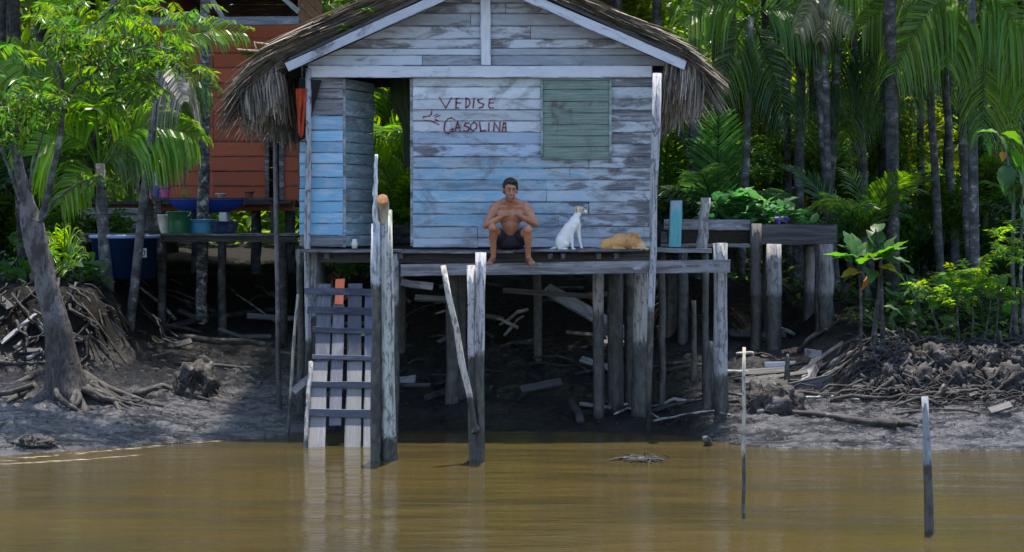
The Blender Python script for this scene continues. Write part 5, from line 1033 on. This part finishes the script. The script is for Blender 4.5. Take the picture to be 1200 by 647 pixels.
for i, (px, py, w_, h_) in enumerate(((1075, 450, .9, .5), (1125, 452, .8, .6), (1178, 455, 1.0, .6), (1040, 445, .6, .4), (1100, 425, .9, .5), (1155, 428, .9, .55), (1205, 430, .9, .6))):
    mound('earth_clod', ['root-bound clod low on the bank behind the grey stake', 'broad root-bound clod next along from the stake', 'big root-bound clod under the slender tree', 'small root-bound clod beside the sapling foot', 'upper clod behind the grey stake', 'upper clod beneath the bright shrub', 'upper clod at the frame edge beneath the slender tree'][i], px, py, w_, h_, .6, 20+i, 45, 'clod')
dm = drift('twig_raft', 'low dark twig clump floating on the river in front of the porch', [(738, 541), (755, 541)], .02, .015, cat='debris'); bpy.data.objects.remove(dm)
t = thing('twig_raft', 'low dark clump of floating twigs on the river in front of the porch', 'debris', P(756, 541, -1.0)); mb = MB()
for i in range(70): c_0 = V((WL[t].x+r.gauss(0, .11), -1.0+r.gauss(0, .12), .01)); d = V((r.gauss(0, .09), r.gauss(0, .06), r.gauss(0, .025))); mb.tube([c_0-d, c_0+V((0, 0, .02)), c_0+d], [.006, .01, .004], 5)
mb.build('twigs', ROOTM, t)['kind'] = 'stuff'
p = P(831, 521, .45); o = post(None, 'sunken_log', [p+V((.06, .3, -.15)), p+V((0, 0, .0)), p+V((-.05, -.1, .09))], [.055, .055, .05], POST, (.3, .29, .28, .05), 9); tag(o, 'short log end poking out of the river by the mud edge', 'log')
mb = MB()                                                     # pale foam along the left shore, the ripple edge's glint put in as colour
for pl_, w_ in (([(-20, 541), (100, 531), (220, 520), (320, 512)], .014), ([(-20, 546), (80, 540), (165, 534)], .010)):
    for i in range(60):
        t_ = r.random(); k = int(t_*(len(pl_)-1)*.999); u = t_*(len(pl_)-1)-k; px = lerp(pl_[k][0], pl_[k+1][0], u); py = lerp(pl_[k][1], pl_[k+1][1], u); d = F*CZ/(py-HOR); c_0 = V(((px-600)*d/F, d+CY+r.gauss(0, .05), .004+r.random()*.003)); q = r.uniform(.03, .14); ww = w_*r.uniform(.3, 1)
        mb.add([c_0+V((-q, -.25*q-ww*.3, 0)), c_0+V((0, -ww, 0)), c_0+V((q, .2*q, 0)), c_0+V((0, ww, 0))], [(0, 1, 2, 3)])
tag(mb.build('foam_glint_line', mat_plain('river_foam_glint', (.42, .36, .27), .6, .3)), 'thin pale line of foam and painted glint along the water edge', 'foam', kind='stuff')

rd = random.Random(61)
for i, (px, Y, lb) in enumerate(((1048, 5.2, 'leafy plant on the bank beside the sapling'), (1075, 4.6, 'low broadleaf plant between the sapling and the bright shrub'), (1098, 5.8, 'broadleaf plant at the foot of the first speckled trunk'), (1120, 5.0, 'broadleaf plant at the foot of the second speckled trunk'), (1150, 5.4, 'broadleaf plant at the foot of the straight grey trunk'), (1180, 4.8, 'broadleaf plant behind the slender drooping-leaved tree'), (1205, 5.3, 'broadleaf plant at the frame edge behind the slender tree'), (1062, 6.4, 'shaded broadleaf plant behind the sapling'), (1135, 6.4, 'shaded broadleaf plant behind the bright shrub'), (20, 5.6, 'broadleaf plant on the cut bank beside the leaning trunk'), (95, 5.2, 'broadleaf plant on the cut bank near the blue tank'))):
    b = V((PX(px, Y), Y, ground(PX(px, Y), Y))); t = thing('broadleaf_plant', lb, 'plant', b); h0 = rd.uniform(.4, .8)
    for k in range(20): inst('leaf', rd.choice(BIG), t, b+V((rd.gauss(0, .22), rd.gauss(0, .15), rd.uniform(.08, h0))), (rd.uniform(-.5, .5), -R(rd.uniform(-35, 60)), rd.uniform(0, 6.28)), rd.uniform(.6, 1.15), rd.choice([(.05, .13, .03, 1), (.07, .16, .03, 1), (.04, .10, .03, 1)]))
    post(t, 'stem', [b-V((0, 0, .05)), b+V((0, 0, h0*.8))], [.018, .008], BARKD, (1, 1, 1, 1), 5)
# ------------------------------------------------------------------ the man and the two dogs
def blob(name, prims, vox, mat, parent, smooth=6, colfn=None, disp=None):
    """one continuous body surface grown over capsules (p0, p1, r0, r1) and ellipsoids (c, (rx, ry, rz)[, euler])"""
    mb = MB()
    for p in prims:
        if len(p) == 4 and not isinstance(p[2], tuple):
            a, b, r0, r1 = V(p[0]), V(p[1]), p[2], p[3]; d = b-a; L = max(d.length, 1e-5); q = d.to_track_quat('Z', 'Y'); prof = []
            for k in range(7): t_ = -math.pi/2+math.pi/2*k/6; prof.append((r0*math.cos(t_)+1e-5, r0*math.sin(t_)))
            for k in range(7): t_ = math.pi/2*k/6; prof.append((r1*math.cos(t_)+1e-5, L+r1*math.sin(t_)))
            tmp = MB(); tmp.lathe(prof, (0, 0, 0), 14); n = 14; m_ = len(prof)
            tmp.f.append(tuple(range(n-1, -1, -1))); tmp.f.append(tuple((m_-1)*n+k for k in range(n))); tmp.v = [a+q @ v for v in tmp.v]
        else:
            c, rr = V(p[0]), p[1]; e = Euler(p[2]).to_matrix() if len(p) > 2 else None; tmp = MB(); n = 16; prof = [(math.cos(t_)+1e-5, math.sin(t_)) for t_ in [-math.pi/2+math.pi*k/10 for k in range(11)]]
            tmp.lathe(prof, (0, 0, 0), n); tmp.f.append(tuple(range(n-1, -1, -1))); tmp.f.append(tuple(10*n+k for k in range(n)))
            tmp.v = [c+((e @ V((v.x*rr[0], v.y*rr[1], v.z*rr[2]))) if e else V((v.x*rr[0], v.y*rr[1], v.z*rr[2]))) for v in tmp.v]
        mb.add(tmp.v, tmp.f)
    org = sum(mb.v, V())/len(mb.v); o = bpy.data.objects.new('tmp', mb.mesh('tmp', org)); col.objects.link(o)
    md = o.modifiers.new('r', 'REMESH'); md.mode = 'VOXEL'; md.voxel_size = vox; md.use_smooth_shade = True
    if smooth: s_ = o.modifiers.new('s', 'SMOOTH'); s_.iterations = smooth; s_.factor = .5
    bpy.context.view_layer.update(); dg = bpy.context.evaluated_depsgraph_get(); me = bpy.data.meshes.new_from_object(o.evaluated_get(dg)); bpy.data.objects.remove(o)
    me.name = name; me.materials.clear()
    if disp:
        for v in me.vertices: v.co += v.normal*disp(v.co+org)
    if colfn:
        ca = me.color_attributes.new('tint', 'FLOAT_COLOR', 'POINT')
        for i, v in enumerate(me.vertices): ca.data[i].color = (*colfn(v.co+org), 1)
    me.polygons.foreach_set('use_smooth', [True]*len(me.polygons))
    return link(name, me, mat, parent, org)
def mat_fur(name, rough=.7, sc=60):
    m, nt, out = newmat(name); c = node(nt, 'Attribute', attribute_name='tint').outputs['Color']; n = noise_(nt, node(nt, 'TexCoord').outputs['Object'], sc, 4, .7)
    c = mixc(nt, mr(nt, n, .4, .7, 0, .35), c, mixc(nt, .5, c, (.1, .07, .05))); pbsdf(nt, out, Base_Color=c, Roughness=rough, Normal=bump(nt, n, .4, .006)); return m
m, nt, out = newmat('tanned_skin'); tc = node(nt, 'TexCoord').outputs['Object']; n = noise_(nt, tc, 14, 5, .6); n2 = noise_(nt, tc, 90, 3, .6)
ct = node(nt, 'Attribute', attribute_name='tint').outputs['Color']
pbsdf(nt, out, Base_Color=mixc(nt, mr(nt, n, .35, .65, 0, .5), ct, mixc(nt, .35, ct, (.10, .03, .02))), Roughness=mr(nt, n2, .3, .7, .28, .46), Normal=bump(nt, n2, .15, .003), Subsurface_Weight=.08, Subsurface_Radius=(.02, .008, .004)); SKIN = m
YS = 1.87; ZSEAT = 2.447; S0 = V((PX(598, YS), YS, ZSEAT))
man = thing('person', 'bare-chested man in dark shorts sitting on the porch edge with clasped hands', 'person', S0)
def L_(x, y, z): return S0+V((x, y, z))
pr = [((L_(0, -.01, .10)), (.155, .115, .105)), (L_(0, -.03, .17), L_(0, -.08, .33), .118, .125), (L_(0, -.10, .42), (.165, .105, .12)), (L_(-.075, -.14, .445), (.09, .055, .07)), (L_(.075, -.14, .445), (.09, .055, .07)),
      (L_(-.19, -.13, .56), L_(.19, -.13, .56), .064, .064), (L_(-.13, -.12, .46), L_(.13, -.12, .46), .09, .09), (L_(0, -.13, .55), L_(0, -.2, .70), .072, .064), (L_(-.19, -.125, .585), L_(-.03, -.15, .645), .046, .062), (L_(.19, -.125, .585), L_(.03, -.15, .645), .046, .062)]
hd = L_(.0, -.235, .778)
hp_n = len(pr)
pr += [(hd+V((0, .015, .03)), (.075, .096, .098)), (hd+V((0, -.03, -.045)), (.055, .066, .065)), (hd+V((0, -.068, -.097)), (.032, .026, .024)), (hd+V((0, -.05, -.07)), (.046, .045, .04)), (hd+V((0, -.088, .018)), hd+V((0, -.113, -.025)), .008, .013), (hd+V((-.012, -.1, -.028)), (.010, .01, .008)), (hd+V((.012, -.1, -.028)), (.010, .01, .008)),
       (hd+V((-.035, -.082, .034)), hd+V((.035, -.082, .034)), .012, .012), (hd+V((-.036, -.064, -.026)), (.02, .02, .018)), (hd+V((.036, -.064, -.026)), (.02, .02, .018)), (hd+V((0, -.092, -.062)), (.024, .012, .006)), (hd+V((0, -.089, -.074)), (.020, .012, .006)),
       (hd+V((-.079, .008, -.005)), (.010, .018, .03)), (hd+V((.079, .008, -.005)), (.010, .018, .03))]
HS = 1.21
def hsc(p): return (tuple(hd+(V(p[0])-hd)*HS if i == 0 else (tuple(x*HS for x in q) if i == 1 and len(p) < 4 else q) for i, q in enumerate(p))) if len(p) < 4 else (hd+(V(p[0])-hd)*HS, hd+(V(p[1])-hd)*HS, p[2]*HS, p[3]*HS)
HROT = Euler((R(6), R(4), R(9))).to_matrix()
_h0 = hsc
def hsc(p):
    q = _h0(p); q = list(q); q[0] = hd+HROT @ (V(q[0])-hd)
    if len(q) == 4: q[1] = hd+HROT @ (V(q[1])-hd)
    return tuple(q)
pr[hp_n:] = [hsc(p) for p in pr[hp_n:]]
for s_ in (-1, 1):
    ax = .012 if s_ > 0 else -.006
    sh0, el, wr = L_(s_*.205, -.135, .555+ax), L_(s_*.318+ax, -.30, .325+ax*1.5), L_(s_*.078+.02, -.475, .455)
    pr += [(sh0, (.070, .068, .070)), (sh0, el, .064, .047), (sh0.lerp(el, .45)+V((0, -.012, 0)), (.060, .056, .066)), (el, el.lerp(wr, .35), .046, .048), (el.lerp(wr, .35), wr, .047, .029)]
    pe_ = L_(s_*.018+.02, -.525, .465+s_*.012); pr += [(wr, pe_, .027, .028), (wr.lerp(pe_, .6)+V((0, 0, .015)), (.026, .02, .026))]
    for k in range(4):                                         # fingers curl round the other hand
        zz = .030-.0205*k; ln = (.9, 1.0, .95, .8)[k]; f0 = pe_+V((s_*.006, -.014, zz)); f1 = f0+V((-s_*.022*ln, -.026*ln, -.003)); f2 = f1+V((-s_*.024*ln, .006, -.004)); f3 = f2+V((-s_*.012, .018*ln, -.003))
        if s_ > 0: f0, f1, f2, f3 = [q+V((0, -.006, .009)) for q in (f0, f1, f2, f3)]
        pr += [(f0, f1, .0095, .009), (f1, f2, .009, .0085), (f2, f3, .0085, .0075)]
    t0 = wr.lerp(pe_, .45)+V((0, -.012, .028)); t1 = t0+V((-s_*.022, -.018, .022)); pr += [(t0, t1, .012, .0105), (t1, t1+V((-s_*.022, -.006, .006)), .0105, .009)]
    hip, kn, an = L_(s_*.095, -.03, .095), L_(s_*.222+ax, -.405, .275-ax), L_(s_*.212+ax*2, -.265, -.10)
    pr += [(hip, kn, .092, .060), (hip.lerp(kn, .5)+V((0, 0, .01)), (.078, .09, .078)), (kn+V((0, -.012, .0)), (.056, .058, .062)), (kn, an, .052, .036), (kn.lerp(an, .32)+V((0, .03, 0)), (.058, .06, .09))]
    hl = an+V((0, .04, -.045)); bl_ = an+V((s_*.05, -.135, -.072)); pr += [(an, hl, .035, .033), (an, bl_, .036, .030), (hl, bl_, .03, .026), (bl_+V((-.028, 0, 0)), bl_+V((.028, 0, 0)), .022, .02)]
    for k in range(5): t0 = bl_+V((s_*(-.034+.0175*k), -.012+.004*abs(k-1), -.006)); ln = (.046, .042, .038, .034, .028)[k]; pr += [(t0, t0+V((s_*.004, -ln, -.016)), .013 if k == 0 else .0095, .011 if k == 0 else .008)]
NIP = [L_(-.092, -.2, .455), L_(.098, -.2, .455)]
def skc(p):
    n_ = noise.noise(p*5); c = V((.47, .205, .115)).lerp(V((.35, .14, .078)), max(0, min(1, .5+n_)))
    for q in NIP: c = c.lerp(V((.09, .03, .02)), .75*(1-sst(.008, .02, V((p.x-q.x, 0, p.z-q.z)).length))*(1 if abs(p.y-q.y) < .09 else 0))
    h = p-hd; c = c.lerp(V((.12, .055, .038)), .45*sst(.02, .06, -h.y)*sst(.05, .08, -h.z)*(1 if h.length < .2 else 0))
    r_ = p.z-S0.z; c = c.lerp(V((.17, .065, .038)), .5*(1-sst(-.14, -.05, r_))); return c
blob('body', pr, .005, SKIN, man, 9, skc)
SHORTS = mat_plain('navy_shorts_cloth', (.012, .014, .028), .85, .4, 30, .3)
sp_ = [(L_(0, 0, .105), (.172, .135, .12))]
for s_ in (-1, 1): hip, kn = L_(s_*.095, -.03, .095), L_(s_*.222, -.405, .275); sp_ += [(hip, hip.lerp(kn, .58), .108, .094)]
sp_ += [(L_(-.06, -.16, .10), L_(.06, -.16, .10), .085, .085)]
blob('shorts', sp_, .012, SHORTS, man, 3, None, lambda p: .006*noise.noise(p*22))
hp = [(hd+V((0, .03, .055)), (.086, .100, .088)), (hd+V((0, -.035, .098)), (.064, .052, .036)), (hd+V((0, .06, .01)), (.078, .066, .075)), (hd+V((-.068, .0, .045)), (.017, .034, .04)), (hd+V((.068, .0, .045)), (.017, .034, .04))]
blob('hair', [hsc(p) for p in hp], .007, mat_plain('black_hair', (.012, .010, .009), .55, .4, 80, .8), man, 3, None, lambda p: .006*noise.noise(p*60)+.004*noise.noise(p*120))
for s_ in (-1, 1):
    e_ = blob('eye', [hsc(p) for p in [(hd+V((s_*.029, -.0785, .014)), (.013, .010, .0065))]], .0025, mat_plain('eye_white', (.55, .5, .46), .2), man, 0); blob('iris', [hsc(p) for p in [(hd+V((s_*.029, -.0882, .014)), (.0062, .003, .0052))]], .0012, mat_plain('dark_iris', (.01, .007, .005), .1), e_, 0)
    blob('eyebrow', [hsc(p) for p in [(hd+V((s_*.014, -.097, .036)), hd+V((s_*.048, -.083, .038)), .005, .004)]], .0025, bpy.data.materials['black_hair'], man, 0)
blob('teeth', [hsc(p) for p in [(hd+V((0, -.1005, -.068)), (.019, .005, .0042))]], .002, mat_plain('teeth_white', (.65, .6, .52), .3), man, 0)
blob('lips', [hsc(p) for p in [(hd+V((-.024, -.096, -.0635)), hd+V((0, -.1035, -.0635)), .0035, .004), (hd+V((.024, -.096, -.0635)), hd+V((0, -.1035, -.0635)), .0035, .004), (hd+V((-.022, -.095, -.072)), hd+V((0, -.101, -.0755)), .004, .005), (hd+V((.022, -.095, -.072)), hd+V((0, -.101, -.0755)), .004, .005)]], .002, mat_plain('lips', (.19, .055, .045), .4), man, 0)
YD = 1.86; k_ = (YD-CY)/F
def D(px, py, dy=0): return P(px, py, YD)+V((0, dy, 0))
def rr(*a): return tuple(x*k_ for x in a)
dog = thing('white_dog', 'thin white dog with a tan face sitting on the porch beside the man', 'dog', V((PX(666, YD), YD, ZSEAT)))
wp = [(D(659.5, 283), rr(9.2, 8, 10)), (D(660, 280), D(667, 268), 8.6*k_, 7.4*k_), (D(667, 269), D(673.5, 261), 7.6*k_, 6.6*k_), (D(673, 261), (6.0*k_, 5.5*k_, 7.5*k_), (0, R(-20), 0)), (D(673.5, 258), D(678, 249), 5.0*k_, 3.7*k_), (D(679, 245.8), rr(4.9, 4.1, 4.4)), (D(681.5, 247), D(688, 248.6), 3.0*k_, 1.75*k_), (D(682.5, 244.6), rr(2.5, 3, 2)),
      (D(675.5, 242.8, -.035), D(672.8, 247, -.045), 1.5*k_, 1.2*k_), (D(675.5, 242.6, .035), D(672.5, 246, .045), 1.5*k_, 1.2*k_)]
for dy, off in ((-.05, 0), (.05, 1)):
    if dy > 0: ch = [(677.5, 264), (677.8, 272), (679.8, 283), (681.8, 291.3), (684.2, 293)]
    else: ch = [(671.5, 266), (669.5, 274), (670.3, 283), (670.8, 291.3), (673.6, 293)]
    rs = [3.8, 2.6, 1.85, 1.5, 1.75]
    wp += [(D(*a, dy), D(*b, dy), r0*k_, r1*k_) for a, b, r0, r1 in zip(ch, ch[1:], rs, rs[1:])]
    wp += [(D(657.5, 284, dy*1.3), (7.2*k_, 3.6*k_, 8.6*k_)), (D(662.5, 286, dy*1.5), D(655.5, 291, dy*1.5), 3.6*k_, 2.1*k_), (D(655.5, 291.4, dy*1.5), D(664.5, 292.8, dy*1.5), 2.0*k_, 1.6*k_)]
wp += [(D(652, 290), D(643, 293), 2.0*k_, 1.3*k_), (D(643, 293), D(631.5, 292.4, -.03), 1.3*k_, .8*k_)]
def wcol(p):
    x = 600+(p.x)*F/(p.y-CY); y = HOR-(p.z-CZ)*F/(p.y-CY); W_ = V((.78, .76, .74)); T = V((.42, .26, .13))
    t_ = 0
    if y < 252 and x > 676.5: t_ = sst(676.5, 679, x)*(1-sst(683.5, 687, x))*(1-sst(247.5, 250.5, y))*.75
    if x < 677 and y < 250: t_ = max(t_, sst(.018, .035, abs(p.y-YD))*.85)
    c = W_.lerp(T, t_)
    if x > 688.3: c = V((.03, .025, .025))
    return c
FUR = mat_fur('dog_fur'); blob('body', wp, .0085, FUR, dog, 3, wcol)
blob('eye', [(D(683.3, 245.6, -.032), rr(.8, .5, .75))], .0025, bpy.data.materials['dark_iris'], dog, 0); blob('eye', [(D(683.3, 245.6, .032), rr(.8, .5, .75))], .0025, bpy.data.materials['dark_iris'], dog, 0)
tan = thing('tan_dog', 'tan dog lying curled up asleep on the porch near the corner post', 'dog', V((PX(730, YD), YD, ZSEAT)))
tp = [(D(716, 286.2), rr(10.5, 12, 8.2)), (D(727, 284), rr(12, 13, 10.8)), (D(740, 283.5), rr(9.5, 12.5, 11.4)), (D(745, 282, .03), rr(6.5, 9, 8.5)), (D(709, 289, -.06), rr(7, 6, 5)), (D(712, 287, -.08), (9*k_, 4.5*k_, 7*k_), (0, R(25), 0)), (D(719, 291, -.12), D(731, 292.3, -.13), 2.3*k_, 1.8*k_),
      (D(747, 284, -.02), D(752, 288, -.04), 6*k_, 4.8*k_), (D(748, 288, -.10), D(757.5, 292, -.13), 2.6*k_, 1.7*k_), (D(742, 276.5, -.05), rr(5.2, 4.6, 4.4)), (D(740, 277.5, -.07), D(732.5, 280.5, -.11), 3.2*k_, 1.9*k_), (D(745.5, 273.6, -.05), D(748.5, 278, -.10), 1.7*k_, 1.1*k_), (D(741.5, 273.3, -.085), D(738.5, 276.5, -.12), 1.6*k_, 1.0*k_), (D(741, 291, -.12), D(750, 292.2, -.13), 2.2*k_, 1.7*k_),
      (D(706, 291), D(697, 292.8, -.03), 2.0*k_, 1.3*k_), (D(697, 292.8, -.03), D(688, 292.6, -.05), 1.3*k_, .8*k_)]
def tcol(p):
    x = 600+(p.x)*F/(p.y-CY); y = HOR-(p.z-CZ)*F/(p.y-CY); n_ = noise.noise(p*9); c = V((.58, .31, .11)).lerp(V((.40, .19, .06)), max(0, min(1, .5+n_)))
    c = c.lerp(V((.66, .48, .30)), sst(745, 753, x)*.8*sst(280, 288, y))
    return c.lerp(V((.30, .13, .045)), .5*(1-sst(0, 3, abs(y-274)+abs(x-747)*.6)))
blob('body', tp, .008, FUR, tan, 3, tcol, lambda p: .004*noise.noise(p*9)+.003*noise.noise(p*30))
